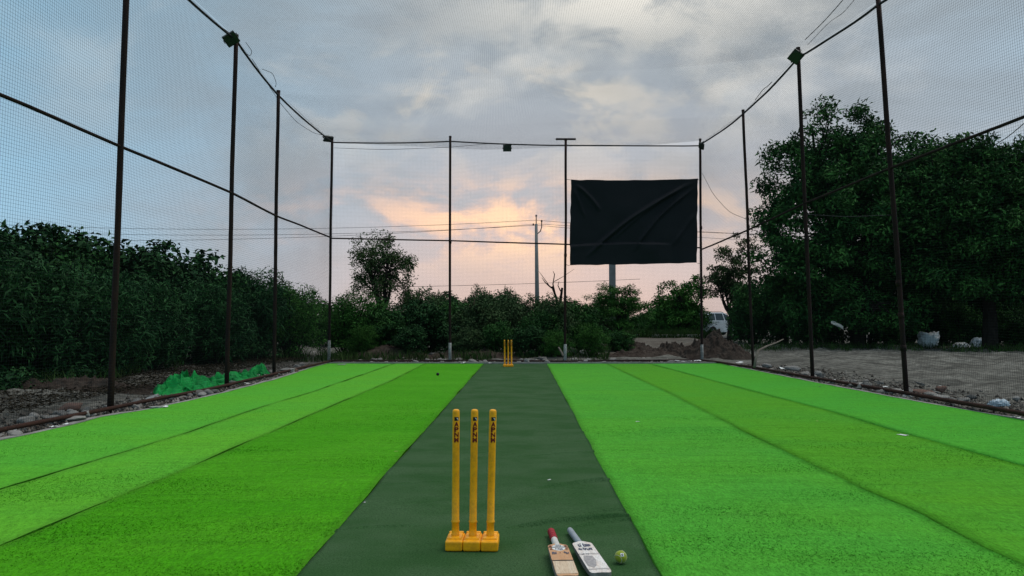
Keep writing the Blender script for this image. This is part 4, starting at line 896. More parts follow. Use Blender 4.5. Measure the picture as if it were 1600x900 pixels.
# bags
def bag(name, u, v, w_px, h_px, mat, label, seed, horns=True, squash=1.0, cat='bag', zb=0.0):
    g_ = G(u, v, zb); k = g_[1] / FPX; w, h = w_px * k / 2, h_px * k
    V, F = ico(4); d = V.copy(); zt = (V[:, 2] + 1) / 2
    wid = np.interp(zt, [0, 0.15, 0.5, 0.8, 1], [0.85, 1.0, 0.98, 0.92, 0.9]); 
    ang = np.arctan2(V[:, 1], V[:, 0]); rr = np.sqrt(np.clip(1 - V[:, 2] ** 2, 0, 1)) ** 0.45
    X_, Y_ = np.cos(ang) * rr * wid, np.sin(ang) * rr * wid * 0.6
    Z_ = zt.copy()
    if horns: Z_ = Z_ + 0.30 * np.clip(zt - 0.6, 0, 1) * np.abs(X_) ** 2 * (1 + 0.6 * X_) - 0.40 * np.clip(zt - 0.75, 0, 1) * 4 * (1 - np.abs(X_)) ** 0.8 + 0.14 * (zt > 0.8) * np.maximum(0, fbm(d * 2.4, 2, seed))
    fold = 0.22 * np.abs(fbm(d * 2.2 + seed, 4, seed)) - 0.09; out = 1 + 1.5 * fold
    return obj(name, mesh_np(name, np.c_[X_ * w * out, Y_ * w * out, np.clip(Z_ * h * (1 + fold), 0, None)], F), M[mat], loc=(g_[0], g_[1] + 0.3 * w, zb), label=label, cat=cat)
bag('sack', 1453, 544, 31, 29, 'plastic', 'white woven sack standing at the foot of the right trees', 3)
bag('plastic_bag', 1565, 637, 32, 12, 'blue_plastic', 'crumpled pale plastic bag by the pipe at the right picture edge', 6, False)
def sheetlump(name, u, v, w_px, h_px, mat, label, seed, rz=0.0, zb=0.0, thick=0.7, cat='plastic sheet', detail=1.6):
    g_ = G(u, v, zb); k = g_[1] / FPX; w, h = w_px * k / 2, h_px * k; n = 40
    a, c = np.meshgrid(np.linspace(-1, 1, n), np.linspace(-1, 1, n)); a, c = a.ravel(), c.ravel(); q_ = np.c_[a * detail, c * detail, 0 * a + seed]
    rdg = 1 - np.abs(fbm(q_ * 1.3, 3, seed)) * 1.3
    env = np.clip(1 - np.abs(a) ** 3, 0, 1) * np.clip(1 - np.abs(c) ** 3, 0, 1)
    z_ = h * env * np.clip(0.25 + 0.75 * rdg, 0.02, 1.1) + 0.01
    rim = 1 + 0.28 * vnoise(q_ * 1.5, seed + 2)
    return obj(name, mesh_np(name, np.c_[a * w * rim, c * w * thick * rim, z_], grid(n, n)), M[mat], smooth=False, loc=(g_[0], g_[1] + w * thick * 0.6, zb), rot=(0, 0, rz), label=label, cat=cat)
sheetlump('plastic_sheet', 1505, 544, 34, 9, 'plastic', 'flat white plastic sheet right of the standing sack', 4, thick=0.5)
sheetlump('plastic_sheet', 1532, 543, 30, 16, 'blue_plastic', 'bluish crumpled plastic sheet farthest right under the trees', 9, thick=0.5)
sheetlump('rag', 28, 622, 8, 8, 'grey_rag', 'pale rag on the dark earth at the far left', 15, cat='rag')
sheetlump('rag', 70, 604, 10, 8, 'grey_rag', 'grey rag at the foot of the left bushes', 16, cat='rag')
# green sheet: one long crumpled heap along the left pipe
n1_, n2_ = 260, 56
s_, w_ = np.meshgrid(np.linspace(0, 1, n1_), np.linspace(-1, 1, n2_)); s_, w_ = s_.ravel(), w_.ravel()
g0, g1 = G(292, 619), G(436, 585); ctr = g0[None] * (1 - s_)[:, None] + g1[None] * s_[:, None]
dirv = (g1 - g0)[:2]; Lg = np.hypot(*dirv); dirv /= Lg; nv_ = np.array([-dirv[1], dirv[0]])
hprof = np.interp(s_, [0, 0.06, 0.2, 0.33, 0.40, 0.52, 0.62, 0.74, 0.86, 0.96, 1], [0.03, 0.34, 0.38, 0.14, 0.33, 0.10, 0.22, 0.13, 0.21, 0.32, 0.03])
wprof = np.interp(s_, [0, 0.1, 0.3, 0.6, 1], [0.20, 0.42, 0.36, 0.32, 0.22])
q_ = np.c_[s_ * Lg * 1.9 + 0.5 * vnoise(np.c_[s_ * 14, w_ * 1.5, 0 * s_], 3), w_ * 0.55 + 0.5 * vnoise(np.c_[s_ * 10, w_ * 2, 0 * s_ + 4], 5), 0 * s_]
rdg = (1 - np.abs(vnoise(q_ * 2.2, 61))) ** 3 * 0.6 + (1 - np.abs(vnoise(q_ * 5.0 + 3, 62))) ** 3 * 0.35; z_ = hprof * np.clip(1 - w_ ** 2, 0, 1) ** 0.5 * np.clip(0.10 + 1.05 * rdg, 0.05, 1.15) + 0.012
pos = np.c_[ctr[:, :2] + nv_[None] * (w_ * wprof + 0.33 + 0.10 * vnoise(q_ * 1.5, 9))[:, None], z_]
pos[:, :2] += dirv[None] * (0.10 * fbm(q_ * 2.0, 3, 33))[:, None]
po = np.array([pos[:, 0].mean(), pos[:, 1].mean(), 0])
obj('green_sheet', mesh_np('green_sheet', pos - po, grid(n1_, n2_)), M['tarp'], smooth=True, loc=po, label='crumpled green plastic sheet heaped along the left bottom pipe', cat='plastic sheet')

# ================================================================== vegetation
def leaves(centers, radii, per, ll, lw, seed, up=0.35, droop=0.0, squash=0.8):
    r = np.random.default_rng(seed); centers = np.asarray(centers); N = len(centers)
    n = N * per; ci = np.repeat(np.arange(N), per)
    d = r.normal(size=(n, 3)); d /= np.linalg.norm(d, axis=1)[:, None]; rad = np.asarray(radii)[ci] * r.random(n) ** 0.45
    p = centers[ci] + d * rad[:, None] * np.array([1, 1, squash])
    nrm = r.normal(size=(n, 3)) + d * 0.7 + np.array([0, 0, up * 2]); nrm /= np.linalg.norm(nrm, axis=1)[:, None]
    ax = r.normal(size=(n, 3)) + d * 0.8 + np.array([0, 0, -droop]); ax -= nrm * (ax * nrm).sum(1)[:, None]; ax /= np.linalg.norm(ax, axis=1)[:, None]
    sd_ = np.cross(nrm, ax); L = ll * np.clip(np.exp(r.normal(-0.08, 0.36, n)), 0.4, 1.9); Wd = lw * r.uniform(0.7, 1.25, n)
    fold = nrm * (Wd * 0.35)[:, None]
    V = np.stack([p, p + ax * (L * 0.45)[:, None] + sd_ * (Wd / 2)[:, None] + fold, p + ax * L[:, None] - nrm * (L * 0.12)[:, None], p + ax * (L * 0.45)[:, None] - sd_ * (Wd / 2)[:, None] + fold], 1)
    return V.reshape(-1, 3), np.arange(4 * n).reshape(-1, 4)
def crown_points(lobes, n, seed, shell=0.55):
    r = np.random.default_rng(seed); vol = np.array([l[3] * l[4] * l[5] for l in lobes]); pick = r.choice(len(lobes), n, p=vol / vol.sum())
    L = np.array(lobes)[pick]; d = r.normal(size=(n, 3)); d /= np.linalg.norm(d, axis=1)[:, None]
    rad = np.where(r.random(n) < 0.72, r.uniform(shell, 1.03, n), r.random(n) ** 0.5 * shell)
    return L[:, :3] + d * L[:, 3:] * rad[:, None]
def limbs(base_r, height, targets, seed, fork=0.3, sides=6, lean=(0, 0)):
    r = np.random.default_rng(seed); parts = []
    zf = height * fork; k = np.linspace(0, 1, 7)[:, None]
    tip = np.array([lean[0], lean[1], zf]); tr_ = tip * k; tr_[:, :2] += 0.05 * height * 0.2 * np.sin(k * 5 + seed); tr_[0, 2] -= 0.15
    parts.append(tube(tr_, np.linspace(base_r * 1.15, base_r * 0.75, 7), sides + 2)); tip = tr_[-1]
    tg = np.asarray(targets); nm = max(3, min(7, len(tg) // 8)); main = tg[r.choice(len(tg), nm, replace=False)]
    for m_ in main:
        k = np.linspace(0, 1, 6)[:, None]; mid_ = (tip + m_) / 2 + r.normal(0, 0.06 * height, 3) * [1, 1, 0.4]
        c_ = tip * (1 - k) ** 2 + 2 * mid_ * k * (1 - k) + m_ * k ** 2; parts.append(tube(c_, np.linspace(base_r * 0.62, base_r * 0.14, 6), sides))
        near = tg[np.argsort(np.linalg.norm(tg - m_, axis=1))[1:1 + max(3, len(tg) // nm)]]
        for q_ in near[:14]:
            s0 = c_[r.integers(2, 5)]; k2 = np.linspace(0, 1, 4)[:, None]; mm = (s0 + q_) / 2 + r.normal(0, 0.03 * height, 3)
            parts.append(tube(s0 * (1 - k2) ** 2 + 2 * mm * k2 * (1 - k2) + q_ * k2 ** 2, np.linspace(base_r * 0.2, base_r * 0.05, 4), 4))
    return join(parts)
def tree(name, loc, height, lobes, ncl, per, crad, ll, lw, mat, label, cat, seed, base_r=0.16, fork=0.3, group=None, up=0.35, droop=0.0, squash=0.8, stray=0.0):
    e = empty(name, loc, label=label, cat=cat, group=group)
    C = crown_points(lobes, ncl, seed); r = np.random.default_rng(seed + 1)
    V, F = leaves(C, r.uniform(0.6, 1.25, ncl) * crad, per, ll, lw, seed, up, droop, squash)
    obj('crown', mesh_np('crown', V, F), M[mat], e)
    obj('trunk', mesh_py('trunk', *limbs(base_r, height, C, seed, fork)), M['bark'], e)
    return e
# --- shrub kinds (unit height about 1 m, scaled per copy)
def shrub_kind(seed, lobes, ncl, per, crad, ll, lw, mat, up=0.3, droop=0.2, squash=0.8, wands=0):
    C = crown_points(lobes, ncl, seed, 0.5); C[:, 2] = np.abs(C[:, 2]); r = np.random.default_rng(seed)
    V, F = leaves(C, r.uniform(0.6, 1.25, ncl) * crad, per, ll, lw, seed, up, droop, squash)
    st = []
    for q_ in C[r.choice(ncl, min(34, ncl), replace=False)]:
        b0 = np.array([q_[0] * 0.25, q_[1] * 0.25, -0.03]); k = np.linspace(0, 1, 5)[:, None]; mm = np.array([q_[0] * 0.5, q_[1] * 0.5, q_[2] * 0.62])
        st.append(tube(b0 * (1 - k) ** 2 + 2 * mm * k * (1 - k) + q_ * k ** 2, np.linspace(0.012, 0.003, 5), 4))
    if wands:                                             # upright leafy shoots that break the outline
        for i in range(wands):
            top = C[np.argsort(-C[:, 2])[r.integers(0, max(4, ncl // 4))]]; k = np.linspace(0, 1, 5)[:, None]; tip = top + np.array([r.normal(0, 0.05), r.normal(0, 0.05), r.uniform(0.05, 0.16)])
            L_ = top * (1 - k) + tip * k; st.append(tube(L_, np.linspace(0.004, 0.0015, 5), 3))
            v2, f2 = leaves(L_, np.full(5, 0.03), 7, ll * 0.9, lw * 0.8, seed * 31 + i, 0.2, 0.0); F = np.vstack([F, f2 + len(V)]); V = np.vstack([V, v2])
    me = mesh_np('foliage', V, F); me.materials.append(M[mat]); ms = mesh_py('stems', *join(st)); ms.materials.append(M['bark']); return me, ms
LB = [(0, 0, 0.42, 0.46, 0.46, 0.44), (0.22, 0.05, 0.62, 0.28, 0.3, 0.30), (-0.24, 0, 0.56, 0.30, 0.3, 0.32), (0, 0.1, 0.80, 0.22, 0.24, 0.2)]
K = {
 'willowy': shrub_kind(11, LB, 170, 70, 0.105, 0.062, 0.013, 'leaf_a', 0.15, 0.9, 1.1, wands=10),
 'broad': shrub_kind(12, LB, 170, 60, 0.10, 0.045, 0.026, 'leaf_b', 0.5, 0.2, 0.8, wands=7),
 'castor': shrub_kind(13, LB, 150, 50, 0.115, 0.050, 0.030, 'leaf_a', 0.8, 0.5, 0.6, wands=6),
 'fine': shrub_kind(14, [(0, 0, 0.45, 0.48, 0.48, 0.46), (0.1, 0, 0.75, 0.34, 0.34, 0.26)], 240, 60, 0.085, 0.030, 0.012, 'leaf_c', 0.3, 0.2, 0.8, wands=9),
 'grey': shrub_kind(15, LB, 170, 60, 0.10, 0.040, 0.022, 'leaf_far', 0.4, 0.3, 0.8, wands=8),
 'dark': shrub_kind(16, LB, 190, 60, 0.11, 0.042, 0.024, 'leaf_b', 0.4, 0.2, 0.9, wands=6),
}
def shrub(kind, u, topv, Y, wide, label, group=None, name='shrub', rz=None, sink=0.0, cat='shrub'):
    me, ms = K[kind]; h = (499 - topv) / FPX * Y + H + sink; x = (u - 800) / FPX * Y
    e = empty(name, (x, Y, -sink), (0, 0, rz if rz is not None else (u * 0.37) % 6.28), label=label, cat=cat, group=group)
    e.scale = (wide * h, wide * h, h); obj('foliage', me, None, e); obj('stems', ms, None, e); return e
gL = 'shrubs of the left hedge'
for kd, u, tv, Y_, wd_, lb_ in [
    ('willowy', -70, 352, 13.8, 1.0, 'feathery shrub cut off by the left picture edge'),
    ('castor', -10, 340, 16.6, 1.0, 'tall large leaved shrub highest at the left picture edge'),
    ('willowy', 60, 395, 14.8, 0.95, 'drooping feathery shrub in front, left of the nearest left post'),
    ('castor', 70, 345, 18.2, 1.0, 'large leaved shrub with ragged top, left of the nearest left post'),
    ('broad', 140, 372, 18.6, 0.95, 'dense shrub directly behind the nearest left post'),
    ('willowy', 160, 412, 16.0, 0.9, 'low feathery shrub at the foot of the nearest left post'),
    ('castor', 215, 388, 20.5, 1.0, 'large leaved shrub just right of the nearest left post'),
    ('willowy', 230, 425, 17.8, 0.9, 'feathery shrub behind the near end of the green sheet'),
    ('willowy', 330, 430, 20.2, 0.9, 'feathery shrub behind the middle of the green sheet'),
    ('broad', 345, 405, 22.6, 0.95, 'dense shrub directly behind the second left post'),
    ('castor', 110, 352, 20.5, 1.0, 'large leaved shrub seen over the top of the left hedge'),
    ('dark', 30, 370, 22, 1.1, 'dark shrub deep in the left hedge near the picture edge'),
    ('dark', 180, 400, 24, 1.1, 'dark shrub deep in the left hedge right of the nearest post')]:
    shrub(kd, u, tv, Y_, wd_, lb_, gL)
shrub('castor', 275, 372, 21.0, 1.0, 'tallest broad leaved shrub in the left hedge, behind the second left post')
shrub('willowy', 395, 412, 22.6, 0.9, 'feathery shrub behind the third left post', rz=1.0)
shrub('fine', 455, 446, 24.0, 1.15, 'fine leaved bright green shrub left of the back left corner post')
shrub('fine', 545, 455, 25.5, 1.25, 'round fine leaved shrub just right of the back left corner post')
shrub('broad', 600, 482, 25.4, 1.2, 'low dark bush below the round tree')
shrub('castor', 668, 468, 25.8, 1.1, 'broad leaved bush left of the back post')
shrub('grey', 742, 462, 26.8, 1.05, 'tall loose grey green bush right of the back post')
shrub('dark', 708, 470, 28.6, 1.1, 'dark bush directly behind the back post')
shrub('grey', 800, 468, 28.0, 1.1, 'grey green bush behind the far wicket')
shrub('broad', 850, 482, 25.6, 1.0, 'bush under the bare dead branches')
shrub('broad', 905, 470, 27.4, 1.0, 'dark bush behind the T topped post')
shrub('grey', 866, 462, 26.2, 0.8, 'thin bush wrapped round the dead branches')
shrub('dark', 1160, 478, 45, 1.0, 'dark bush hiding the front half of the parked car')
shrub('fine', 925, 505, 24.6, 1.3, 'low bright green bush right of the T topped post')
for kd, u, tv, Y_, wd_, lb_ in [
    ('grey', 470, 458, 34, 1.3, 'grey green bush seen over the hedge left of the back left corner post'), ('dark', 530, 470, 33, 1.3, 'dark bush behind the round fine leaved shrub'),
    ('grey', 655, 452, 40, 1.3, 'far bush at the right foot of the round topped tree'), ('grey', 700, 460, 36, 1.3, 'far bush showing over the top beside the back post'),
    ('grey', 775, 456, 38, 1.3, 'far bush between the back post and the utility pole'), ('grey', 830, 462, 36, 1.3, 'far bush at the foot of the utility pole'),
    ('dark', 880, 468, 34, 1.3, 'dark far bush behind the bare dead branches'), ('grey', 930, 462, 40, 1.2, 'far bush left of the feathery thorn tree'),
    ('dark', 600, 470, 34, 1.3, 'dark bush around the trunk of the round topped tree'), ('grey', 420, 440, 30, 1.2, 'grey green bush showing over the hedge behind the third left post'),
    ('dark', 1015, 478, 54, 1.3, 'low dark bush beyond the pale kerb, middle of the gap'), ('dark', 1060, 462, 55, 1.4, 'dark bush beyond the kerb behind the small spreading tree'), ('dark', 960, 478, 53, 1.3, 'dark bush beyond the kerb behind the grey pillar')]:
    shrub(kd, u, tv, Y_, wd_, lb_, 'bushes of the far green belt')
for u, tv, Y_, lb_ in [(1175, 440, 38, 'dark undergrowth right beside the slim right post'), (1230, 425, 37, 'dark undergrowth left of the diamond floodlight post'), (1290, 430, 38, 'dark undergrowth right of the diamond floodlight post'),
                       (1350, 420, 37, 'dark undergrowth midway between the two nearer right posts'), (1410, 430, 38, 'dark undergrowth behind the farthest right post'), (1470, 425, 37, 'dark undergrowth behind the white sack'),
                       (1535, 420, 38, 'dark undergrowth behind the bluish plastic sheet'), (1600, 425, 37, 'dark undergrowth at the right picture edge'), (1670, 420, 37, 'dark undergrowth beyond the right picture edge'),
                       (1260, 470, 34.5, 'low dark bush at the foot of the diamond floodlight post'), (1390, 475, 35, 'low dark bush left of the farthest right post'), (1500, 470, 35, 'low dark bush above the flat white plastic sheet'), (1580, 470, 34.5, 'low dark bush right of the bluish plastic sheet')]:
    shrub('dark', u, tv, Y_, 0.95, lb_, 'undergrowth below the right trees')
for kd, u, tv, Y_, wd_, lb_ in [
    ('fine', 572, 508, 24.4, 1.3, 'low fine scrub behind the reddish earth bank'), ('castor', 640, 506, 24.2, 1.2, 'low broad leaved scrub left of the back post'), ('grey', 728, 512, 24.6, 1.3, 'low grey green scrub right of the back post'),
    ('broad', 775, 500, 25.0, 1.2, 'low dark scrub just left of the far wicket'), ('castor', 825, 508, 24.6, 1.2, 'low broad leaved scrub right of the far wicket'), ('fine', 870, 516, 24.0, 1.3, 'low fine scrub at the foot of the dead branches'),
    ('broad', 968, 516, 28.5, 1.5, 'low scrub at the foot of the thorn tree'), ('dark', 1000, 492, 52.5, 1.6, 'scrub beyond the kerb right of the thorn tree'), ('dark', 1042, 496, 52.5, 1.6, 'scrub beyond the kerb under the small spreading tree'),
    ('dark', 1085, 490, 51.8, 1.5, 'scrub beyond the kerb beside the parked car'), ('grey', 745, 448, 41, 0.7, 'wispy bush poking up right of the back post'), ('grey', 800, 452, 43, 0.8, 'wispy bush poking up behind the far wicket'), ('castor', 690, 455, 39, 0.9, 'umbrella shaped far bush behind the back post')]:
    shrub(kd, u, tv, Y_, wd_, lb_, 'scrub behind the back net')
# --- trees
def px(u, v, Y_): return P(u, v, Y_)
def T(name, u, Y_, lob, **kw):
    x = (u - 800) / FPX * Y_; k = Y_ / FPX; L_ = []
    for (lu, lv, ru, rv, dy_) in lob:
        c_ = P(lu, lv, Y_ + dy_); L_.append((c_[0] - x, dy_, c_[2], ru * k, ru * k * 0.85, rv * k))
    hmax = max(l[2] + l[5] for l in L_)
    return tree(name, (x, Y_, 0), hmax, L_, **kw)
T('leafy_tree', 602, 38, [(600, 412, 50, 46, 0), (576, 395, 30, 26, 0.3), (630, 420, 26, 32, -0.3), (605, 385, 32, 20, 0), (585, 448, 40, 26, 0), (622, 454, 32, 22, 0.4)], ncl=170, per=58, crad=0.36, ll=0.15, lw=0.055, mat='leaf_d',
  label='round topped lone tree right of the back left corner post', cat='tree', seed=51, base_r=0.13, fork=0.3)
T('thorn_tree', 966, 31, [(965, 478, 42, 34, 0), (955, 455, 30, 20, 0.2), (990, 480, 30, 28, -0.2), (930, 478, 24, 22, 0.2), (965, 510, 44, 22, 0)], ncl=170, per=75, crad=0.26, ll=0.13, lw=0.03, mat='leaf_c',
  label='feathery thorn tree below the black sheet', cat='tree', seed=52, base_r=0.09, fork=0.2, up=0.7, squash=0.45)
T('leafy_tree', 1062, 50, [(1062, 470, 40, 30, 0), (1085, 455, 30, 28, 0), (1040, 490, 26, 22, 0), (1070, 500, 46, 20, 0)], ncl=130, per=70, crad=0.45, ll=0.18, lw=0.09, mat='leaf_c',
  label='small spreading tree just left of the back right corner post', cat='tree', seed=53, base_r=0.14, fork=0.25, squash=0.55)
T('leafy_tree', 1140, 42, [(1140, 430, 38, 36, 0), (1125, 395, 22, 24, 0), (1160, 400, 26, 34, 0), (1118, 440, 24, 26, 0), (1168, 460, 36, 36, 0), (1112, 375, 10, 10, 0)], ncl=120, per=60, crad=0.34, ll=0.17, lw=0.07, mat='leaf_d',
  label='loose thin leaved tree right of the back right corner post', cat='tree', seed=54, base_r=0.13, fork=0.25, squash=0.6)
T('large_tree', 1340, 33, [(1325, 330, 120, 105, 0), (1300, 225, 62, 60, 0), (1365, 225, 56, 62, 0.5), (1240, 270, 52, 62, 0), (1215, 330, 42, 60, 0.2), (1410, 300, 80, 80, 1), (1270, 410, 90, 60, -0.5), (1390, 420, 100, 55, 0), (1215, 430, 45, 50, 0.5), (1330, 480, 120, 40, 0)],
  ncl=640, per=150, crad=0.62, ll=0.20, lw=0.085, mat='leaf_b', label='tallest broad crowned dark tree on the right behind the diamond floodlight post', cat='tree', seed=55, base_r=0.30, fork=0.28, squash=0.7)
T('large_tree', 1545, 31, [(1530, 340, 115, 95, 0), (1480, 262, 62, 55, 0.5), (1550, 268, 66, 54, 0), (1615, 275, 70, 58, 0), (1600, 400, 90, 80, 0), (1500, 430, 90, 60, 0), (1450, 340, 60, 70, 1)],
  ncl=520, per=150, crad=0.60, ll=0.20, lw=0.085, mat='leaf_b', label='dark spreading tree at the right picture edge behind the white sack', cat='tree', seed=56, base_r=0.28, fork=0.3, squash=0.7)
T('large_tree', 1445, 37, [(1440, 290, 80, 75, 0), (1470, 260, 50, 45, 0), (1430, 400, 100, 80, 0), (1520, 400, 90, 80, 0)], ncl=300, per=90, crad=0.6, ll=0.22, lw=0.10, mat='leaf_b',
  label='dark tree filling the gap between the two large right trees', cat='tree', seed=57, base_r=0.26, fork=0.3, squash=0.7)
T('large_tree', 1720, 30, [(1720, 340, 115, 100, 0), (1680, 280, 66, 55, 0), (1760, 420, 100, 80, 0)], ncl=160, per=80, crad=0.6, ll=0.22, lw=0.10, mat='leaf_b',
  label='dark tree whose crown only just enters at the right picture edge', cat='tree', seed=58, base_r=0.26, fork=0.3, squash=0.7)
# dead branches over the bush
dt = empty('dead_tree', (P(868, 470, 27.4)[0], 27.4, 0), label='bare dead stump with broken branches beside the T topped post', cat='dead tree')
o0 = np.array([dt.location.x, 27.4, 0.0]); dp = []
for pl_, r0, r1 in ([[(872, 548), (871, 510), (873, 480), (868, 462), (862, 448)], .10, .05], [[(873, 482), (876, 466), (878, 450)], .09, .06], [[(868, 462), (864, 444), (867, 428), (864, 424)], .045, .012], [[(862, 450), (852, 442), (847, 434)], .04, .012], [[(866, 440), (880, 432), (898, 420)], .02, .006], [[(858, 446), (846, 430), (842, 424)], .02, .006], [[(876, 455), (872, 446), (873, 440)], .03, .012]):
    Q_ = np.array([P(u, v, 27.4) for u, v in pl_]) - o0; Q_[1:, 1] += rng.normal(0, 0.15, len(Q_) - 1); dp.append(tube(Q_, np.linspace(r0, r1, len(Q_)) * 0.75, 6))
obj('trunk', mesh_py('trunk', *join(dp)), M['bark'], dt)
# snapped pale branch leaning on the slim post
Q_ = np.array([P(1179, 574, 18.4), P(1181, 560, 18.5), P(1185, 548, 18.6), P(1198, 541, 19), P(1212, 536, 19.4), P(1224, 530, 19.8)]); o0 = Q_[0].copy()
obj('broken_branch', mesh_py('broken_branch', *tube(Q_ - o0, [0.035, 0.03, 0.035, 0.024, 0.018, 0.012], 7)), M['drybark'], loc=o0, smooth=True, label='pale snapped branch leaning at the slim right post', cat='branch')
Q_ = np.array([P(873, 543, 22.6), P(878, 551, 22.4), P(880, 556, 22.3)])
obj('wood_offcut', mesh_py('wood_offcut', *tube(Q_ - Q_[2], [0.03, 0.035, 0.03], 5)), M['drybark'], loc=Q_[2], label='short pale stick propped left of the T topped post', cat='stick')
# plastic caught in the leaves
Q_ = P(1308, 508, 30.0)
V, F = crumple(21, 14, 0.5); obj('caught_plastic', mesh_np('caught_plastic', V * [0.28, 0.10, 0.14], F), M['grey_rag'], loc=Q_, rot=(R(60), R(25), 0.2), label='pale plastic scrap caught low in the big tree', cat='scrap')
# weeds, too many to count
def weeds():
    r = np.random.default_rng(9); n = 26000; zone = r.integers(0, 4, n)
    y = np.where(zone == 0, r.uniform(8, 22, n), np.where(zone == 1, 22.6 + np.abs(r.normal(0, 1.6, n)), np.where(zone == 2, r.uniform(28.5, 33, n), r.uniform(46, 47, n))))
    x = np.where(zone == 0, -8.0 - np.abs(r.normal(0, 1.4, n)), np.where(zone == 1, r.uniform(-9, 3.0, n), np.where(zone == 2, r.uniform(9, 26, n), r.uniform(5, 13, n))))
    cl = vnoise(np.c_[x * 0.9, y * 0.9, 0 * x], 5) > 0.05; x, y = x[cl], y[cl]; n = len(x)
    h = r.uniform(0.08, 0.42, n) * np.where(y > 40, 2.0, 1.0); a_ = r.random(n) * 6.28; w = r.uniform(0.006, 0.014, n); lean_ = r.normal(0, 0.35, (n, 2)) * h[:, None]
    Bp = np.c_[x, y, np.zeros(n) - 0.02]; d = np.c_[np.cos(a_) * w, np.sin(a_) * w, 0 * w]; m_ = Bp + np.c_[lean_ * 0.35, h * 0.6]; tp = Bp + np.c_[lean_, h]
    V = np.stack([Bp - d, Bp + d, m_ + d * 0.7, tp, m_ - d * 0.7], 1).reshape(-1, 3)
    obj('weeds', mesh_np('weeds', V, np.arange(5 * n).reshape(-1, 5)), M['grass'], kind='stuff')
weeds()
def litter():
    r = np.random.default_rng(19); n = 30000; left = r.random(n) < 0.62
    y = np.where(left, r.uniform(7.5, 24, n), r.uniform(26, 36, n)); x = np.where(left, -6.35 - np.abs(r.normal(0, 1.9, n)), r.uniform(8.5, 28, n))
    keep = left | (y > 30.5 + 1.2 * vnoise(np.c_[x * 0.6, y * 0, y * 0], 3)); x, y = x[keep], y[keep]; n = len(x)
    a_ = r.random(n) * 6.28; L_ = r.uniform(0.03, 0.075, n); c_, s_2 = np.cos(a_) * L_, np.sin(a_) * L_; zb_ = np.where(x < 0, 0.075, 0.03) + r.uniform(0, 0.05, n)
    V = np.stack([np.c_[x, y, zb_], np.c_[x + c_ * .5 - s_2 * .3, y + s_2 * .5 + c_ * .3, zb_ + r.uniform(0, .02, n)], np.c_[x + c_, y + s_2, zb_], np.c_[x + c_ * .5 + s_2 * .3, y + s_2 * .5 - c_ * .3, zb_ + r.uniform(0, .02, n)]], 1).reshape(-1, 3)
    obj('leaf_litter', mesh_np('leaf_litter', V, np.arange(4 * n).reshape(-1, 4)), material('dead leaves', (0.026, 0.020, 0.013), 0.9, 0.05, var=(0.014, 0.016, 0.009), vscale=2, island=0.5), kind='stuff')
    n = 9000; y = r.uniform(8.5, 24, n); x = -8.3 - np.abs(r.normal(0, 1.5, n)); k_ = vnoise(np.c_[x * 0.8, y * 0.8, 0 * x], 8) > -0.1; C = np.c_[x, y, r.uniform(0.05, 0.38, n)][k_]
    V, F = leaves(C, np.full(len(C), 0.10), 4, 0.10, 0.045, 77, 0.8, 0.3); obj('ground_cover', mesh_np('ground_cover', V, F), M['leaf_a'], kind='stuff')
litter()

# ================================================================== utility pole, wires, pillar
up_y = 46.0; pb = P(840, 470, up_y); 
ue = empty('utility_pole', (pb[0], up_y, 0), label='slim concrete utility pole beyond the back net', cat='utility pole')
hp = P(838, 350, up_y)[2]
obj('shaft', mesh_py('shaft', *tube([(0, 0, -0.2), (-0.04, 0, hp * 0.5), (-0.08, 0, hp)], [0.17, 0.13, 0.09], 10)), M['pole'], ue, smooth=True)
obj('steel_pin', mesh_py('steel_pin', *tube([(-0.08, 0, hp - 0.15), (-0.08, 0, hp + 0.45)], 0.035, 6)), M['cable'], ue)
obj('side_bracket', mesh_py('side_bracket', *tube([(-0.05, 0, hp - 0.65), (0.18, 0, hp - 0.45), (0.26, 0, hp - 0.2), (0.26, 0, hp + 0.12)], 0.035, 6)), M['cable'], ue)
for q_, z_ in ((-0.08, hp + 0.45), (0.26, hp + 0.12), (-0.26, hp - 0.1)):
    obj('insulator', mesh_py('insulator', *xf(lathe([(0.02, 0), (0.07, 0.02), (0.035, 0.05), (0.07, 0.08), (0.03, 0.13)], 8), Matrix.Translation((q_, 0, z_)))), M['trim'], ue)
for i, (a0, m0, b0, lab) in enumerate([((-60, 348), (837, 344), (1700, 372), 'topmost power line running across behind the nets'), ((-60, 358), (838, 352), (1700, 384), 'second power line across behind the nets'), ((-60, 372), (842, 350), (1700, 362), 'third power line on the side bracket of the pole')]):
    p0, p1, p2 = P(a0[0], a0[1], up_y + 2), P(m0[0], m0[1], up_y), P(b0[0], b0[1], up_y + 6)
    obj('power_line', mesh_py('power_line', *tube(np.vstack([sagline(p0, p1, 0.5, 14), sagline(p1, p2, 0.5, 14)[1:]]), 0.011, 4)), M['cable'], label=lab, cat='power line')
obj('power_line', mesh_py('power_line', *tube(sagline(P(560, 449, 52), P(1000, 436, 56), 0.1, 10), 0.014, 4)), M['cable'], label='low power line just above the bushes in the pink sky', cat='power line')
pe = empty('roadside_pillar', (P(957, 470, 44)[0], 44, 0), label='grey pillar rising behind the black sheet', cat='pillar')
obj('shaft', mesh_py('shaft', *box(0, 0, 2.9, 0.36, 0.36, 5.8, 0.03)), M['pole'], pe)
obj('head', mesh_py('head', *box(0, 0, 5.87, 0.6, 0.5, 0.14, 0.02)), M['pole'], pe)

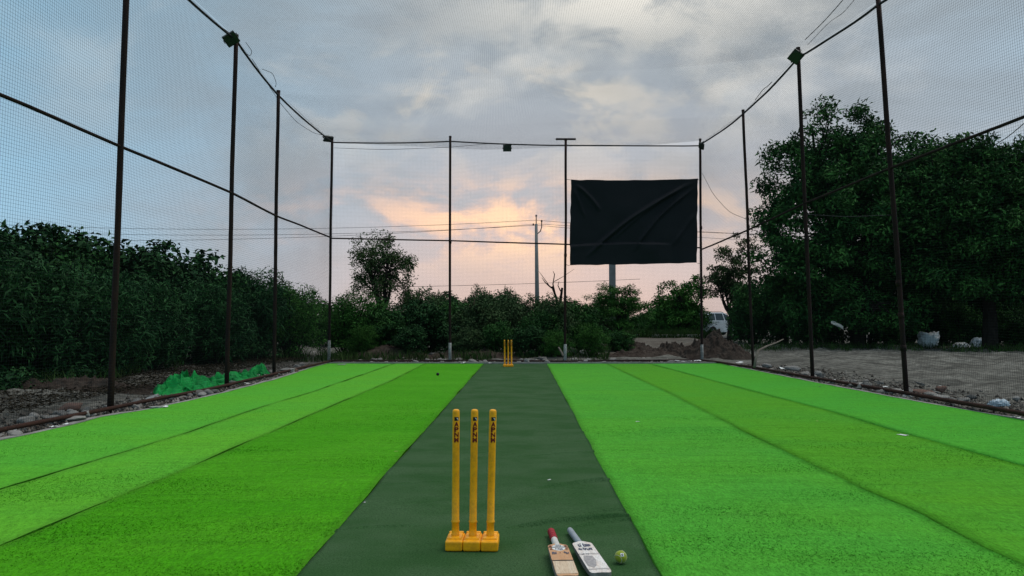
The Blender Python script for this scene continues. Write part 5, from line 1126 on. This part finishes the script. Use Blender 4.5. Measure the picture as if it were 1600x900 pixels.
# ================================================================== parked car
def car():
    g_ = P(1121, 526, 53.0); e = empty('parked_car', (g_[0], g_[1], 0.13), (0, 0, R(28)), label='white car parked beyond the trees, rear towards us, half hidden by leaves', cat='car')
    L_, Wc = 4.0, 1.72
    prof = [(-2.0, 0.42), (-2.02, 0.72), (-1.98, 0.98), (-1.92, 1.06), (0.62, 1.04), (1.72, 0.90), (1.98, 0.74), (2.02, 0.42), (1.78, 0.30), (1.62, 0.30)]
    arch = lambda cx: [(cx + 0.36 * math.cos(w), 0.32 + 0.36 * math.sin(w)) for w in np.linspace(0, math.pi, 9)]
    pr = prof[:8] + [(1.75, 0.28)] + arch(1.25) + [(0.8, 0.26), (-0.8, 0.26)] + arch(-1.22) + [(-1.75, 0.30)]
    n = len(pr); V = []; 
    for yw, sc in ((-Wc / 2, 0.985), (-Wc / 2 + 0.03, 1.0), (Wc / 2 - 0.03, 1.0), (Wc / 2, 0.985)): V += [(x_ * sc, yw, z_) for x_, z_ in pr]
    F = [(k * n + j, k * n + (j + 1) % n, (k + 1) * n + (j + 1) % n, (k + 1) * n + j) for k in range(3) for j in range(n)] + [tuple(range(n - 1, -1, -1)), tuple(3 * n + j for j in range(n))]
    body = obj('body', mesh_py('body', V, F), M['car_white'], e)
    cab = [(-1.94, 1.04), (-1.62, 1.56), (-1.2, 1.64), (-0.2, 1.64), (0.15, 1.56), (0.82, 1.02)]
    n = len(cab); V = [(x_, s_ * (Wc / 2 - 0.02 - 0.16 * (z_ - 1.02) / 0.62), z_) for s_ in (-1, 1) for x_, z_ in cab]
    F = [(j, (j + 1) % n, n + (j + 1) % n, n + j) for j in range(n)] + [tuple(range(n - 1, -1, -1)), tuple(n + j for j in range(n))]
    obj('cabin', mesh_py('cabin', V, F), M['car_white'], e)
    def win(pts_, off_): 
        q_ = np.array(pts_); obj('window', mesh_py('window', q_ + np.array(off_), [tuple(range(len(q_)))]), M['glass'], e)
    yw = lambda z_: Wc / 2 - 0.02 - 0.16 * (z_ - 1.02) / 0.62
    for s_ in (-1, 1):
        for qd in ([(-1.68, 1.08), (-1.46, 1.50), (-0.95, 1.56), (-0.95, 1.08)], [(-0.88, 1.08), (-0.88, 1.56), (-0.22, 1.56), (-0.12, 1.08)], [(-0.04, 1.08), (-0.14, 1.56), (0.06, 1.52), (0.62, 1.08)]):
            pp = [(x_, s_ * yw(z_), z_) for x_, z_ in qd]; win(pp if s_ > 0 else pp[::-1], (0, s_ * 0.006, 0))
    rw = lambda t_: (-1.94 + 0.32 * t_, 1.04 + 0.52 * t_)
    x0_, z0_ = rw(0.12); x1_, z1_ = rw(0.88); win([(x0_, -0.66, z0_), (x0_, 0.66, z0_), (x1_, 0.58, z1_), (x1_, -0.58, z1_)], (-0.012, 0, 0.006))
    win([(0.76, 0.68, 1.08), (0.76, -0.68, 1.08), (0.2, -0.6, 1.52), (0.2, 0.6, 1.52)], (0.012, 0, 0.01))
    obj('rear_bumper', mesh_py('rear_bumper', *box(-2.03, 0, 0.52, 0.10, Wc * 0.96, 0.24, 0.03)), M['car_white'], e)
    obj('lower_trim', mesh_py('lower_trim', *box(-2.0, 0, 0.36, 0.12, Wc * 0.9, 0.12, 0.02)), M['trim'], e)
    obj('front_bumper', mesh_py('front_bumper', *box(2.0, 0, 0.50, 0.12, Wc * 0.96, 0.26, 0.04)), M['trim'], e)
    pt = obj('number_plate', mesh_py('number_plate', *box(-2.035, 0, 0.82, 0.016, 0.46, 0.12, 0.004)), M['print_white'], e)
    obj('plate_recess', mesh_py('plate_recess', *box(-2.022, 0, 0.82, 0.012, 0.62, 0.20, 0.004)), M['trim'], e)
    for s_ in (-1, 1):
        obj('tail_light', mesh_py('tail_light', *box(-1.97, s_ * 0.76, 0.98, 0.10, 0.15, 0.22, 0.02)), M['tail'], e)
        obj('headlight', mesh_py('headlight', *box(1.90, s_ * 0.66, 0.76, 0.14, 0.30, 0.14, 0.02)), M['lamp_glass'], e)
        obj('mirror', mesh_py('mirror', *box(0.55, s_ * 0.95, 1.10, 0.12, 0.20, 0.13, 0.03)), M['car_white'], e)
        obj('roof_rail', mesh_py('roof_rail', *tube([(-1.5, s_ * 0.60, 1.63), (-1.3, s_ * 0.60, 1.69), (-0.2, s_ * 0.60, 1.69), (0.0, s_ * 0.60, 1.62)], 0.016, 6)), M['trim'], e)
        obj('door_handle', mesh_py('door_handle', *box(-0.72, s_ * 0.868, 0.96, 0.16, 0.02, 0.03, 0.006)), M['trim'], e)
        for cx in (-1.22, 1.25):
            wmat = Matrix.Translation((cx, s_ * 0.77, 0.31)) @ Matrix.Rotation(R(90), 4, 'X')
            wh = obj('wheel', mesh_py('wheel', *xf(lathe([(0.19, -0.09), (0.29, -0.09), (0.31, -0.05), (0.31, 0.05), (0.29, 0.09), (0.19, 0.09)], 22), wmat)), M['tyre'], e, smooth=False)
            sp5 = [xf(box(0.10, 0, 0, 0.16, 0.045, 0.03), wmat @ Matrix.Rotation(i * 2 * math.pi / 5, 4, 'Z') @ Matrix.Translation((0, 0, -0.085 * s_))) for i in range(5)]
            obj('rim', mesh_py('rim', *join(sp5 + [xf(lathe([(0.03, -0.1), (0.045, 0.1)], 10), wmat)])), M['alloy'], wh)
    return e
car()
